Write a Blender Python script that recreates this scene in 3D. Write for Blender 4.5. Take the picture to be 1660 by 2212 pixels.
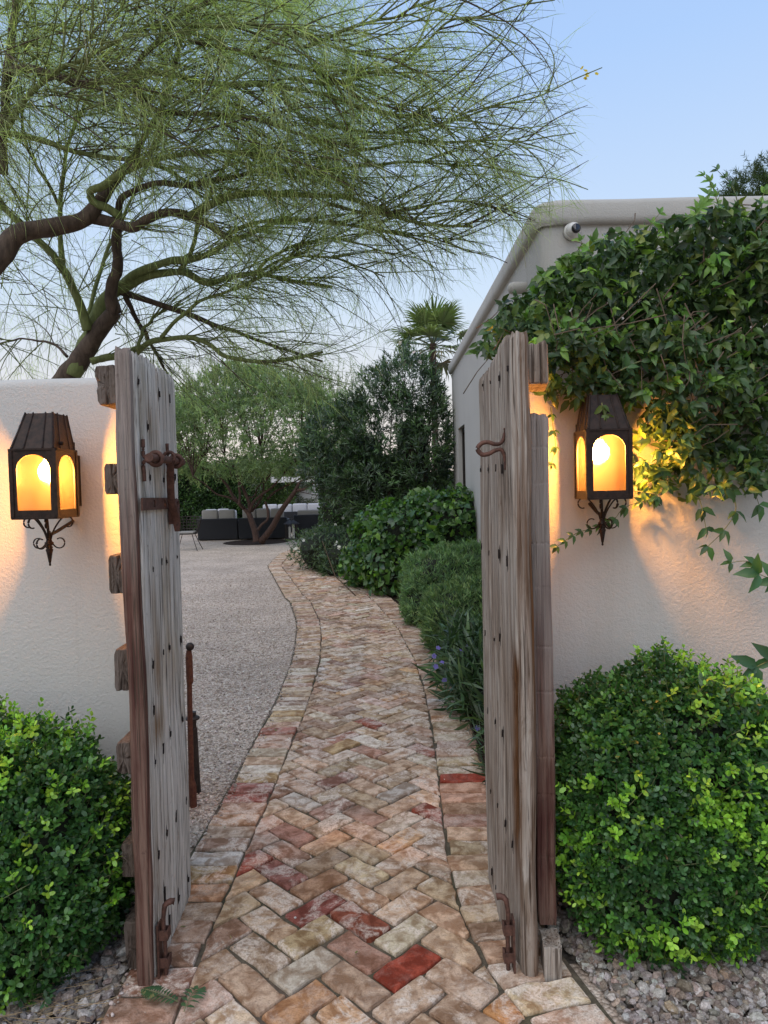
import bpy, math
import numpy as np
from mathutils import Matrix, Vector

sc = bpy.context.scene
for o in list(bpy.data.objects):
    bpy.data.objects.remove(o)
COL = sc.collection
PI = math.pi
rng = np.random.default_rng(7)

# ------------------------------------------------------------------ camera, sky, sun, exposure
PITCH, ROLL, EYE = 0.036, -0.024, 1.526
FPX, WPX, HPX = 1536.0, 1660.0, 2212.0
FWD = np.array([0, math.cos(PITCH), -math.sin(PITCH)])
_r = np.array([1.0, 0, 0]); _u = np.cross(_r, FWD)
RIGHT = _r * math.cos(ROLL) + _u * math.sin(ROLL)
UP = np.cross(RIGHT, FWD)
cam = bpy.data.cameras.new('camera')
cam.sensor_fit = 'VERTICAL'; cam.sensor_height = 36.0; cam.lens = 36.0 * FPX / HPX
cam.clip_start = 0.05; cam.clip_end = 1500
camo = bpy.data.objects.new('camera', cam); COL.objects.link(camo)
camo.matrix_world = Matrix(((RIGHT[0], UP[0], -FWD[0], 0), (RIGHT[1], UP[1], -FWD[1], 0), (RIGHT[2], UP[2], -FWD[2], EYE), (0, 0, 0, 1)))
sc.camera = camo

SUN_EL, SUN_AZ = math.radians(7), math.radians(200)      # the sun has just gone down behind the photographer
w = bpy.data.worlds.new('World'); sc.world = w; w.use_nodes = True
nt = w.node_tree; nt.nodes.clear()
out = nt.nodes.new('ShaderNodeOutputWorld'); bg = nt.nodes.new('ShaderNodeBackground')
sky = nt.nodes.new('ShaderNodeTexSky'); sky.sky_type = 'NISHITA'; sky.sun_disc = False
sky.sun_elevation = SUN_EL; sky.sun_rotation = SUN_AZ; sky.air_density = 1.0; sky.dust_density = 0.6; sky.ozone_density = 2.5
tc = nt.nodes.new('ShaderNodeTexCoord'); sep = nt.nodes.new('ShaderNodeSeparateXYZ'); nt.links.new(tc.outputs['Generated'], sep.inputs[0])
cr = nt.nodes.new('ShaderNodeValToRGB')
cr.color_ramp.elements[0].position = 0.0; cr.color_ramp.elements[0].color = (7.7, 6.3, 5.9, 1)
for p_, c_ in ((0.10, (7.4, 6.9, 6.7, 1)), (0.25, (5.7, 6.8, 8.2, 1)), (0.5, (3.8, 5.5, 8.5, 1)), (0.9, (2.6, 3.8, 7.0, 1))):
    e_ = cr.color_ramp.elements.new(p_); e_.color = c_
nt.links.new(sep.outputs['Z'], cr.inputs[0])
mx = nt.nodes.new('ShaderNodeMix'); mx.data_type = 'RGBA'; mx.inputs[0].default_value = 0.86
nt.links.new(sky.outputs[0], mx.inputs[6]); nt.links.new(cr.outputs[0], mx.inputs[7])
bg.inputs[1].default_value = 0.074
nt.links.new(mx.outputs[2], bg.inputs[0]); nt.links.new(bg.outputs[0], out.inputs[0])

sl = bpy.data.lights.new('sun', 'SUN'); sl.energy = 1.25; sl.angle = math.radians(70); sl.color = (1.0, 0.95, 0.89)
so = bpy.data.objects.new('sun', sl); COL.objects.link(so)
_d = Vector((-0.25, -0.50, 0.85))                         # afterglow: soft light from behind, high up
so.rotation_euler = _d.to_track_quat('Z', 'Y').to_euler(); so.location = (0, -5, 8)
sc.view_settings.view_transform = 'Standard'; sc.view_settings.look = 'None'
sc.view_settings.exposure = 0.80; sc.view_settings.gamma = 1.0; sc.view_settings.use_curve_mapping = False
sc.cycles.max_bounces = 8; sc.cycles.transparent_max_bounces = 12; sc.cycles.sample_clamp_indirect = 6
sc.cycles.caustics_reflective = False; sc.cycles.caustics_refractive = False

# ------------------------------------------------------------------ measuring: photo pixel -> point in the place
def ray(px, py):
    return RIGHT * ((px - WPX / 2) / FPX) - UP * ((py - HPX / 2) / FPX) + FWD
E0 = np.array([0, 0, EYE])
def at(px, py, Y):
    d = ray(px, py); return E0 + d * (Y / d[1])
def gnd(px, py, z=0.0):
    d = ray(px, py); return E0 + d * ((z - EYE) / d[2])
def onx(px, py, p0, p1):                                  # point on the vertical plane through p0, p1 (plan)
    n = np.array([p1[1] - p0[1], p0[0] - p1[0], 0.0]); d = ray(px, py)
    t = (n @ (np.array([p0[0], p0[1], 0]) - E0)) / (n @ d); return E0 + t * d

# ------------------------------------------------------------------ mesh helpers
ORG = {}
def empty(name, loc, label=None, cat=None, group=None, parent=None):
    o = bpy.data.objects.new(name, None); COL.objects.link(o); o.empty_display_size = 0.1
    loc = np.array(loc, float); po = ORG[parent.name] if parent else np.zeros(3)
    o.location = loc - po; ORG[o.name] = loc
    if parent: o.parent = parent
    return tag(o, label, cat, group)
def tag(o, label=None, cat=None, group=None, kind=None):
    if label: o['label'] = label
    if cat: o['category'] = cat
    if group: o['group'] = group
    if kind: o['kind'] = kind
    return o
def mesh(name, V, F, tint=None, smooth=False):
    me = bpy.data.meshes.new(name)
    V = np.asarray(V, np.float32); F = [np.asarray(f, np.int32) for f in (F if isinstance(F, list) else [F]) if len(f)]
    nl = sum(f.size for f in F); nf = sum(len(f) for f in F)
    me.vertices.add(len(V)); me.vertices.foreach_set('co', V.ravel())
    me.loops.add(nl); me.polygons.add(nf)
    me.loops.foreach_set('vertex_index', np.concatenate([f.ravel() for f in F]))
    tot = np.concatenate([np.full(len(f), f.shape[1]) for f in F]).astype(np.int32)
    st = np.concatenate([[0], np.cumsum(tot)[:-1]]).astype(np.int32)
    me.polygons.foreach_set('loop_start', st); me.polygons.foreach_set('loop_total', tot)
    me.polygons.foreach_set('use_smooth', np.full(nf, bool(smooth)))
    if tint is not None:
        t = np.asarray(tint, np.float32)
        if t.ndim == 1: t = np.tile(t, (len(V), 1))
        if t.shape[1] == 3: t = np.concatenate([t, np.ones((len(t), 1), np.float32)], 1)
        a = me.color_attributes.new('tint', 'FLOAT_COLOR', 'POINT'); a.data.foreach_set('color', t.ravel())
    me.update(calc_edges=True); me.validate()
    return me
def mk(name, V, F, mat, parent=None, tint=None, smooth=False, origin=None):
    V = np.asarray(V, float)
    if origin is None:
        origin = ORG[parent.name] if parent else np.array([(V[:, 0].min() + V[:, 0].max()) / 2, (V[:, 1].min() + V[:, 1].max()) / 2, V[:, 2].min()])
    origin = np.array(origin, float)
    me = mesh(name, V - origin, F, tint, smooth); me.materials.append(mat)
    o = bpy.data.objects.new(name, me); COL.objects.link(o)
    o.location = origin - (ORG[parent.name] if parent else 0); ORG[o.name] = origin
    if parent: o.parent = parent
    return o
def join(*parts):
    Vs, out, n = [], {}, 0
    for V, F in parts:
        for f in (F if isinstance(F, list) else [F]):
            f = np.asarray(f)
            if len(f): out.setdefault(f.shape[1], []).append(f + n)
        Vs.append(V); n += len(V)
    return np.concatenate(Vs), [np.concatenate(v) for v in out.values()]
def box(x0, x1, y0, y1, z0, z1):
    V = np.array([(x, y, z) for x in (x0, x1) for y in (y0, y1) for z in (z0, z1)], float)
    return V, np.array([(0, 1, 3, 2), (4, 6, 7, 5), (0, 4, 5, 1), (2, 3, 7, 6), (0, 2, 6, 4), (1, 5, 7, 3)])
def rbox(c, s, r, seg=3, puff=0.0):
    """rounded box, centre c, size s, corner radius r"""
    n = 2 * seg + 2; a = np.linspace(-PI / 2, PI / 2, n)
    g = np.linspace(0, 2 * PI, 4 * seg + 4, endpoint=False)
    V = []
    h = np.array(s) / 2 - r
    m = len(g)
    for i in range(n):
        for j in range(m):
            q = j * (4 * seg + 4) // m
            d = np.array([math.cos(a[i]) * math.cos(g[j] + 1e-3), math.cos(a[i]) * math.sin(g[j] + 1e-3), math.sin(a[i])])
            sg = np.array([1 if math.cos(g[j] + 1e-3) > 0 else -1, 1 if math.sin(g[j] + 1e-3) > 0 else -1, 1 if i >= n // 2 else -1])
            V.append(np.array(c) + sg * h + d * r)
    V = np.array(V); F = []
    for i in range(n - 1):
        for j in range(m):
            F.append((i * m + j, i * m + (j + 1) % m, (i + 1) * m + (j + 1) % m, (i + 1) * m + j))
    T = [(0, (j + 1) % m, j) for j in range(1, m - 1)] + [((n - 1) * m, (n - 1) * m + j, (n - 1) * m + (j + 1) % m) for j in range(1, m - 1)]
    return V, [np.array(F), np.array(T)]
def lathe(c, prof, seg=20, axis=(0, 0, 1)):
    ax = np.array(axis, float); ax /= np.linalg.norm(ax)
    ref = np.array([1.0, 0, 0]) if abs(ax[0]) < .9 else np.array([0, 1.0, 0])
    u = np.cross(ax, ref); u /= np.linalg.norm(u); v = np.cross(ax, u)
    g = np.linspace(0, 2 * PI, seg, endpoint=False)
    V = np.concatenate([np.array(c) + ax * z + r * (np.cos(g)[:, None] * u + np.sin(g)[:, None] * v) for r, z in prof])
    F = [(i * seg + j, i * seg + (j + 1) % seg, (i + 1) * seg + (j + 1) % seg, (i + 1) * seg + j) for i in range(len(prof) - 1) for j in range(seg)]
    n = len(V); V = np.concatenate([V, [np.array(c) + ax * prof[0][1], np.array(c) + ax * prof[-1][1]]])
    T = [(n, (j + 1) % seg, j) for j in range(seg)] + [(n + 1, n - seg + j, n - seg + (j + 1) % seg) for j in range(seg)]
    return V, [np.array(F), np.array(T)]
def nrm(a):
    return a / np.maximum(np.linalg.norm(a, axis=-1, keepdims=True), 1e-9)
def tubes(P, R, sides=5, caps=True, flat=None):
    """P (n,k,3) polylines, R (n,k) radii -> one mesh"""
    P = np.asarray(P, float); R = np.asarray(R, float)
    if P.ndim == 2: P = P[None]; R = np.broadcast_to(R, P.shape[:2])
    n, k, _ = P.shape
    T = nrm(np.gradient(P, axis=1)); ref = np.where(np.abs(T.mean(1, keepdims=True)[..., 2:]) > .8, np.array([1.0, 0.1, 0]), np.array([0.05, 0, 1.0]))
    U = nrm(np.cross(T, np.broadcast_to(ref, T.shape))); W = np.cross(T, U)
    g = np.linspace(0, 2 * PI, sides, endpoint=False)
    cu, cw = np.cos(g), np.sin(g)
    if flat: cw = cw * flat
    V = P[:, :, None] + R[:, :, None, None] * (cu[None, None, :, None] * U[:, :, None] + cw[None, None, :, None] * W[:, :, None])
    idx = np.arange(n * k * sides).reshape(n, k, sides)
    a, b = idx[:, :-1], idx[:, 1:]
    F = np.stack([a, np.roll(a, -1, 2), np.roll(b, -1, 2), b], -1).reshape(-1, 4)
    Fs = [F]
    V = V.reshape(-1, 3)
    if caps:
        c0 = len(V); V = np.concatenate([V, P[:, 0], P[:, -1]])
        s = idx[:, 0]; e = idx[:, -1]
        ca = np.broadcast_to((c0 + np.arange(n))[:, None], s.shape); cb = np.broadcast_to((c0 + n + np.arange(n))[:, None], s.shape)
        Fs.append(np.concatenate([np.stack([ca, np.roll(s, -1, 1), s], -1).reshape(-1, 3), np.stack([cb, e, np.roll(e, -1, 1)], -1).reshape(-1, 3)]))
    return V, Fs
def smooth_path(P, k):
    P = np.asarray(P, float)
    t = np.concatenate([[0], np.cumsum(np.linalg.norm(np.diff(P, axis=0), axis=1))]); t /= t[-1]
    m = np.gradient(P, t, axis=0) if len(P) > 2 else np.tile(P[1] - P[0], (2, 1))
    s = np.linspace(0, 1, k); i = np.clip(np.searchsorted(t, s, 'right') - 1, 0, len(P) - 2)
    h = (t[i + 1] - t[i])[:, None]; u = ((s - t[i])[:, None]) / h
    return (2 * u**3 - 3 * u**2 + 1) * P[i] + (u**3 - 2 * u**2 + u) * h * m[i] + (-2 * u**3 + 3 * u**2) * P[i + 1] + (u**3 - u**2) * h * m[i + 1]
def _h(i, j, s):
    v = (i * 374761393 + j * 668265263 + s * 974634777) & 0xffffffff
    v = ((v ^ (v >> 13)) * 1274126177) & 0xffffffff
    return ((v ^ (v >> 16)) & 0xffff) / 65535.0
def vn(x, y, s=0):
    x = np.asarray(x, float) + 1000; y = np.asarray(y, float) + 1000
    i = np.floor(x).astype(np.int64); j = np.floor(y).astype(np.int64); u = x - i; v = y - j
    u = u * u * (3 - 2 * u); v = v * v * (3 - 2 * v)
    return (_h(i, j, s) * (1 - u) + _h(i + 1, j, s) * u) * (1 - v) + (_h(i, j + 1, s) * (1 - u) + _h(i + 1, j + 1, s) * u) * v
def rnd_dir(n):
    return nrm(rng.normal(size=(n, 3)))

# leaves: template points (along, across, lift), one vectorised copy per leaf
LEAF_OVAL = (np.array([(0, 0, 0), (.28, .38, .02), (.28, -.38, .02), (.72, .46, .0), (.72, -.46, .0), (1, .16, -.06), (1, -.16, -.06)]),
             np.array([(0, 2, 1), (1, 2, 4), (1, 4, 3), (3, 4, 6), (3, 6, 5)]))
LEAF_POINT = (np.array([(0, 0, 0), (.22, .40, .10), (.25, 0, .0), (.22, -.40, .10), (.55, .42, .04), (.6, 0, -.06), (.55, -.42, .04), (1, 0, -.22)]),
              np.array([(0, 2, 1), (0, 3, 2), (1, 2, 5), (1, 5, 4), (2, 3, 6), (2, 6, 5), (4, 5, 7), (5, 6, 7)]))
LEAF_LANCE = (np.array([(0, 0, 0), (.4, .5, .05), (.4, -.5, .05), (.75, .3, -.03), (.75, -.3, -.03), (1, 0, -.14)]),
              np.array([(0, 2, 1), (1, 2, 4), (1, 4, 3), (3, 4, 5)]))
LEAF_NEEDLE = (np.array([(0, .5, 0), (0, -.5, 0), (.55, .4, .0), (.55, -.4, .0), (1, 0, -.12)]),
               np.array([(0, 1, 3), (0, 3, 2), (2, 3, 4)]))
LEAF_TRI = (np.array([(0, .3, 0), (0, -.3, 0), (.6, -.45, .05), (1, 0, 0), (.6, .45, .05)]), np.array([(0, 1, 2), (0, 2, 4), (4, 2, 3)]))
def leaves(T, P, D, N, L, Wd, tint):
    """P base, D direction, N rough normal, L length, Wd width, tint (n,3)"""
    t, f = T; n = len(P)
    D = nrm(D); S = nrm(np.cross(D, N)); Nn = np.cross(S, D)
    L = np.broadcast_to(L, n)[:, None, None]; Wd = np.broadcast_to(Wd, n)[:, None, None]
    V = P[:, None] + t[None, :, 0:1] * L * D[:, None] + t[None, :, 1:2] * Wd * S[:, None] + t[None, :, 2:3] * L * Nn[:, None]
    F = (f[None] + (np.arange(n) * len(t))[:, None, None]).reshape(-1, f.shape[1])
    return V.reshape(-1, 3), F, np.repeat(tint, len(t), 0)
def tints(n, cols, wts=None, jit=.18):
    cols = np.array(cols, float); k = rng.choice(len(cols), n, p=None if wts is None else np.array(wts) / sum(wts))
    return np.clip(cols[k] * (1 + rng.normal(0, jit, (n, 1))) * (1 + rng.normal(0, .03, (n, 3))), .003, 1)

# ------------------------------------------------------------------ materials
class G:
    def __init__(s, name):
        s.m = bpy.data.materials.new(name); s.m.use_nodes = True; s.t = s.m.node_tree; s.t.nodes.clear()
        s.o = s.t.nodes.new('ShaderNodeOutputMaterial')
    def n(s, ty, **kw):
        x = s.t.nodes.new('ShaderNode' + ty)
        for k, v in kw.items(): setattr(x, k, v)
        return x
    def l(s, a, b): s.t.links.new(a, b)
    def put(s, sock, v):
        if isinstance(v, bpy.types.NodeSocket): s.l(v, sock)
        elif isinstance(v, (tuple, list)) and len(v) == 3 and sock.type == 'RGBA': sock.default_value = (*v, 1)
        else: sock.default_value = v
    def co(s, scale=(1, 1, 1), kind='Object'):
        if kind == 'Position': v = s.n('NewGeometry').outputs['Position']
        else: v = s.n('TexCoord').outputs[kind]
        m = s.n('Mapping'); s.l(v, m.inputs[0]); m.inputs['Scale'].default_value = scale; return m.outputs[0]
    def noise(s, vec, scale, detail=4, rough=.55, dist=0.0):
        x = s.n('TexNoise'); s.l(vec, x.inputs['Vector']); x.inputs['Scale'].default_value = scale
        x.inputs['Detail'].default_value = detail; x.inputs['Roughness'].default_value = rough; x.inputs['Distortion'].default_value = dist
        return x.outputs['Fac']
    def vor(s, vec, scale, out='Distance', feat='F1'):
        x = s.n('TexVoronoi', feature=feat); s.l(vec, x.inputs['Vector']); x.inputs['Scale'].default_value = scale; return x.outputs[out]
    def ramp(s, f, st):
        x = s.n('ValToRGB'); s.l(f, x.inputs[0]); e = x.color_ramp.elements
        for i, (p, c) in enumerate(st):
            c = (c, c, c) if not isinstance(c, (tuple, list)) else c
            q = e[i] if i < 2 else e.new(p)
            q.position = p; q.color = (*c, 1)
        return x.outputs[0]
    def mix(s, f, a, b, mode='MIX'):
        x = s.n('Mix', data_type='RGBA', blend_type=mode); s.put(x.inputs[0], f); s.put(x.inputs[6], a); s.put(x.inputs[7], b); return x.outputs[2]
    def math(s, op, a, b=0.0):
        x = s.n('Math', operation=op); s.put(x.inputs[0], a); s.put(x.inputs[1], b); return x.outputs[0]
    def attr(s, name='tint'):
        return s.n('Attribute', attribute_name=name)
    def bump(s, h, st=.3, dist=.01, nrmin=None):
        x = s.n('Bump'); s.l(h, x.inputs['Height']); x.inputs['Strength'].default_value = st; x.inputs['Distance'].default_value = dist
        if nrmin: s.l(nrmin, x.inputs['Normal'])
        return x.outputs[0]
    def pbr(s, base, rough=.6, bump=None, metal=0.0, spec=.4):
        p = s.n('BsdfPrincipled'); s.put(p.inputs['Base Color'], base); s.put(p.inputs['Roughness'], rough)
        p.inputs['Metallic'].default_value = metal; p.inputs['Specular IOR Level'].default_value = spec
        if bump: s.l(bump, p.inputs['Normal'])
        s.l(p.outputs[0], s.o.inputs[0]); s.p = p; return s.m

def simple(name, c, rough=.6, nscale=20, var=.25, bumpst=.15, metal=0.0, spec=.4):
    g = G(name); v = g.co(); f = g.noise(v, nscale, 5)
    c = np.array(c)
    return g.pbr(g.ramp(f, [(.3, tuple(c * (1 - var))), (.7, tuple(np.minimum(c * (1 + var), 1)))]), rough, g.bump(f, bumpst, .004), metal, spec)
def leafmat(name, rough=.42, trans=.3, spec=.45):
    g = G(name); a = g.attr(); v = g.co(kind='Position')
    c = g.mix(.35, a.outputs['Color'], g.mix(g.noise(v, 60, 2), (.4, .4, .4), (1.6, 1.6, 1.6)), 'MULTIPLY')
    c = a.outputs['Color']
    p = g.n('BsdfPrincipled'); g.l(c, p.inputs['Base Color']); p.inputs['Roughness'].default_value = rough; p.inputs['Specular IOR Level'].default_value = spec
    t = g.n('BsdfTranslucent'); g.l(g.mix(1.0, c, (1.5, 1.6, .7), 'MULTIPLY'), t.inputs[0])
    m = g.n('MixShader'); m.inputs[0].default_value = trans; g.l(p.outputs[0], m.inputs[1]); g.l(t.outputs[0], m.inputs[2]); g.l(m.outputs[0], g.o.inputs[0])
    return g.m
def stucco(name, c, big=.08):
    g = G(name); v = g.co(kind='Position')
    n1 = g.noise(v, 90, 4, .6); n2 = g.noise(v, 300, 3, .6); n3 = g.noise(v, 1.3, 3)
    st = g.noise(g.co((6, 6, .5), 'Position'), 1.0, 4)
    c = np.array(c)
    col = g.mix(g.ramp(n3, [(.3, 0.0), (.75, 1.0)]), tuple(c), tuple(c * (1 - big)))
    col = g.mix(g.ramp(st, [(.56, 0.0), (.78, .5)]), col, tuple(c * np.array([.80, .77, .73])))
    dirt = g.noise(g.co((30, 30, 1.1), 'Position'), 1.0, 3); col = g.mix(g.ramp(dirt, [(.66, 0.0), (.74, .35)]), col, tuple(c * np.array([.74, .71, .67])))
    h = g.math('ADD', g.math('MULTIPLY', n1, .8), g.math('MULTIPLY', n2, .35))
    return g.pbr(col, .92, g.bump(h, .85, .006), 0, .2)
M_STUCCO = stucco('white_stucco', (.54, .525, .49))
M_BUILD = stucco('cream_stucco', (.46, .445, .41))

def wood(name, light, mid, dark, patch, stain=(.13, .062, .028)):
    g = G(name); a = g.attr(); v = g.co((1, 1, 1), 'Position')
    vs = g.co((62, 62, 1.7), 'Position'); vf = g.co((150, 150, 3.0), 'Position')
    n1 = g.noise(vs, 1.0, 6, .65, .6); n2 = g.noise(vf, 1.0, 4, .6, .3); n3 = g.noise(g.co((9, 9, 2.6), 'Position'), 1.0, 4)
    c = g.ramp(n1, [(.26, dark), (.40, mid), (.56, light), (.74, tuple(np.array(light) * 1.15))])
    c = g.mix(g.ramp(n3, [(.47, 0.0), (.70, .8)]), c, g.ramp(n1, [(.35, tuple(np.array(patch) * .45)), (.6, patch)]))
    c = g.mix(g.ramp(n2, [(.37, .9), (.45, 0.0)]), c, (.07, .05, .036))
    kn = g.noise(g.co((16, 16, 3.2), 'Position'), 1.0, 5, .7, 1.2); c = g.mix(g.ramp(kn, [(.57, 0.0), (.66, .65)]), c, g.mix(1.0, c, (.52, .42, .34), 'MULTIPLY'))
    sc_ = g.mix(1.0, g.ramp(n1, [(.3, .55), (.7, 1.35)]), stain, 'MULTIPLY')
    c = g.mix(a.outputs['Fac'], sc_, c)         # tint 1 = bare wood, 0 = stained patch
    sp = g.noise(v, 38, 5, .7)
    c = g.mix(g.ramp(sp, [(.62, 0.0), (.74, .5)]), c, (.07, .04, .033))
    h = g.math('ADD', g.math('MULTIPLY', n1, .8), g.math('MULTIPLY', n2, .8))
    return g.pbr(c, .9, g.bump(h, 1.0, .010), 0, .12)
M_WOOD = wood('weathered_grey_wood', (.72, .685, .62), (.60, .565, .505), (.24, .195, .155), (.56, .47, .34), (.24, .135, .06))
M_WOOD_R = wood('weathered_brown_grey_wood', (.42, .37, .315), (.27, .215, .172), (.065, .042, .031), (.27, .195, .14))
M_STILE = wood('worn_red_brown_wood', (.20, .125, .095), (.115, .053, .040), (.03, .016, .012), (.095, .032, .028), (.31, .275, .245))
M_ENDG = wood('end_grain_wood', (.16, .13, .11), (.105, .08, .065), (.035, .025, .02), (.12, .09, .07))
M_HOLE = simple('nail_slit_dark', (.018, .012, .010), .9, 200)
def rust(name, a, b, rough=.7, metal=.35):
    g = G(name); v = g.co(kind='Position'); n = g.noise(v, 55, 6, .7); n2 = g.noise(v, 240, 3)
    return g.pbr(g.ramp(n, [(.35, a), (.62, b)]), rough, g.bump(g.math('ADD', n, n2), .35, .002), metal, .4)
M_RUST = rust('rusty_brown_iron', (.06, .03, .022), (.145, .07, .05))
M_IRON = rust('dark_lantern_iron', (.013, .009, .007), (.036, .021, .015), .55, .5)
M_RUSTRED = rust('rust_red_steel', (.075, .025, .016), (.14, .055, .03), .8, .1)
M_DARKMETAL = rust('dark_bronze_metal', (.025, .02, .018), (.05, .04, .034), .5, .5)
M_BARK = None
def bark(name, a, b, green, amt):
    g = G(name); v = g.co((14, 14, 4), 'Position'); n = g.noise(v, 1.6, 6, .65, .5); n2 = g.noise(g.co((1, 1, 1), 'Position'), 2.4, 3)
    c = g.ramp(n, [(.32, a), (.66, b)])
    gr = g.ramp(g.noise(v, 3.5, 4), [(.3, tuple(np.array(green) * .7)), (.7, tuple(np.array(green) * 1.25))])
    lo = .72 - amt * .5
    c = g.mix(g.ramp(n2, [(lo, 0.0), (lo + .12, 1.0)]), c, gr)
    return g.pbr(c, .8, g.bump(n, .7, .012), 0, .25)
M_BARK_BROWN = bark('brown_palo_verde_bark', (.035, .024, .018), (.115, .082, .06), (.12, .125, .045), .12)
M_BARK_GREEN = bark('green_palo_verde_bark', (.05, .045, .025), (.12, .11, .06), (.15, .175, .065), .95)
M_BARK_MESQ = bark('mesquite_bark', (.03, .018, .014), (.095, .055, .042), (.08, .05, .04), .0)
M_LEAF_BOX = leafmat('boxwood_leaf', .33, .28, .5)
M_LEAF_VINE = leafmat('vine_leaf', .38, .30, .45)
M_LEAF_SOFT = leafmat('soft_shrub_leaf', .55, .3, .3)
M_LEAF_PV = leafmat('palo_verde_leaflet', .6, .54, .2)
M_PETAL = leafmat('petal', .7, .4, .1)
M_CORE = simple('inner_shade_dark', (.012, .015, .007), .95, 30, .4, .4)  # near-black filler: the shade inside shrubs is put into this colour
# ------------------------------------------------------------------ ground
def grid(x0, x1, y0, y1, nx, ny, zf):
    X, Y = np.meshgrid(np.linspace(x0, x1, nx), np.linspace(y0, y1, ny)); Z = zf(X, Y)
    V = np.stack([X, Y, Z], -1).reshape(-1, 3); i = np.arange(nx * ny).reshape(ny, nx)
    return V, np.stack([i[:-1, :-1], i[:-1, 1:], i[1:, 1:], i[1:, :-1]], -1).reshape(-1, 4)
g = G('fine_tan_gravel'); v = g.co(kind='Position')
vc = g.vor(v, 85, 'Color'); vd = g.vor(v, 85); vb = g.noise(v, 1.2, 4)
sp = g.n('SeparateColor'); g.l(g.mix(g.ramp(g.noise(v, 3, 3), [(.35, .15), (.65, .75)]), vc, g.vor(v, 34, 'Color')), sp.inputs[0])
c = g.ramp(sp.outputs[0], [(.0, (.23, .175, .13)), (.35, (.52, .42, .335)), (.7, (.65, .55, .46)), (1, (.80, .72, .62))])
c = g.mix(g.ramp(vd, [(.45, 0.0), (.85, .65)]), c, (.16, .125, .10))
c = g.mix(.5, c, g.ramp(vb, [(.35, (.66, .64, .62)), (.65, (1.15, 1.12, 1.08))]), 'MULTIPLY')
M_GRAVEL = g.pbr(c, .9, g.bump(g.math('SUBTRACT', 1.0, vd), .9, .008), 0, .2)
V, F = grid(-60, 60, -12, 110, 25, 25, lambda X, Y: 0 * X)
V2, F2 = grid(-1200, 1200, -1200, 1200, 9, 9, lambda X, Y: 0 * X - .02)
M_FAR = simple('dry_desert_earth', (.20, .16, .12), .95, .2)
tag(mk('ground', V2, F2, M_FAR), kind='structure')
tag(mk('gravel_courtyard', V, F, M_GRAVEL), kind='structure')
g = G('dark_bed_soil'); v = g.co(kind='Position'); f = g.noise(v, 26, 8, .75)
M_SOIL = g.pbr(g.ramp(f, [(.35, (.018, .012, .009)), (.6, (.055, .036, .026)), (.78, (.11, .075, .052))]), .95, g.bump(f, 1.0, .03), 0, .1)

# pebbles: one stuff object per kind of gravel, stones set one by one
ICO = None
def ico():
    t = (1 + 5**.5) / 2
    V = nrm(np.array([(-1, t, 0), (1, t, 0), (-1, -t, 0), (1, -t, 0), (0, -1, t), (0, 1, t), (0, -1, -t), (0, 1, -t), (t, 0, -1), (t, 0, 1), (-t, 0, -1), (-t, 0, 1)]))
    F = np.array([(0, 11, 5), (0, 5, 1), (0, 1, 7), (0, 7, 10), (0, 10, 11), (1, 5, 9), (5, 11, 4), (11, 10, 2), (10, 7, 6), (7, 1, 8), (3, 9, 4), (3, 4, 2), (3, 2, 6), (3, 6, 8), (3, 8, 9), (4, 9, 5), (2, 4, 11), (6, 2, 10), (8, 6, 7), (9, 8, 1)])
    return V, F
IV, IF = ico()
OV, OF = np.array([(1, 0, 0), (-.9, .1, 0), (.1, 1, 0), (0, -1, .1), (0, 0, .8), (0, 0, -.6)], float), np.array([(0, 2, 4), (2, 1, 4), (1, 3, 4), (3, 0, 4), (2, 0, 5), (1, 2, 5), (3, 1, 5), (0, 3, 5)])
def stones(name, XY, size, z, cols, wts, shape, mat, jit=.3, smooth=False, jz=.5):
    n = len(XY); SV, SF = shape; k = len(SV)
    a = rng.uniform(0, 2 * PI, n); ca, sa = np.cos(a), np.sin(a)
    s = size * rng.lognormal(0, .28, n)
    sc3 = s[:, None] * np.stack([rng.uniform(.8, 1.25, n), rng.uniform(.65, 1.0, n), rng.uniform(.5, .85, n)], 1)
    B = SV[None] * (1 + rng.normal(0, jit * .5, (n, k, 1)))
    B = B * sc3[:, None]
    V = np.stack([B[..., 0] * ca[:, None] - B[..., 1] * sa[:, None], B[..., 0] * sa[:, None] + B[..., 1] * ca[:, None], B[..., 2] + (B[..., 0] * rng.normal(0, .3, (n, 1)))], -1)
    V[..., 0] += XY[:, 0:1]; V[..., 1] += XY[:, 1:2]; V[..., 2] += z + rng.uniform(-.4, jz, (n, 1)) * s[:, None]
    F = (SF[None] + (np.arange(n) * k)[:, None, None]).reshape(-1, 3)
    t = np.repeat(tints(n, cols, wts, .22), k, 0)
    return mk(name, V.reshape(-1, 3), F, mat, tint=t, smooth=smooth, origin=(0, XY[:, 1].min(), 0))
def stonemat(name, speck):
    g = G(name); a = g.attr(); v = g.co(kind='Position'); f = g.noise(v, speck, 5, .75)
    c = g.mix(g.ramp(f, [(.42, 0.0), (.6, .75)]), a.outputs['Color'], g.mix(1.0, a.outputs['Color'], (.38, .34, .33), 'MULTIPLY'))
    f2 = g.noise(v, speck * .6, 3, .6)
    c = g.mix(g.ramp(f2, [(.58, 0.0), (.7, .6)]), c, (.52, .48, .45))
    return g.pbr(c, .8, g.bump(f, .6, .003), 0, .3)
M_STONE = stonemat('speckled_pebble', 130)
M_GRIT = stonemat('gravel_grit', 200)

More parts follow.
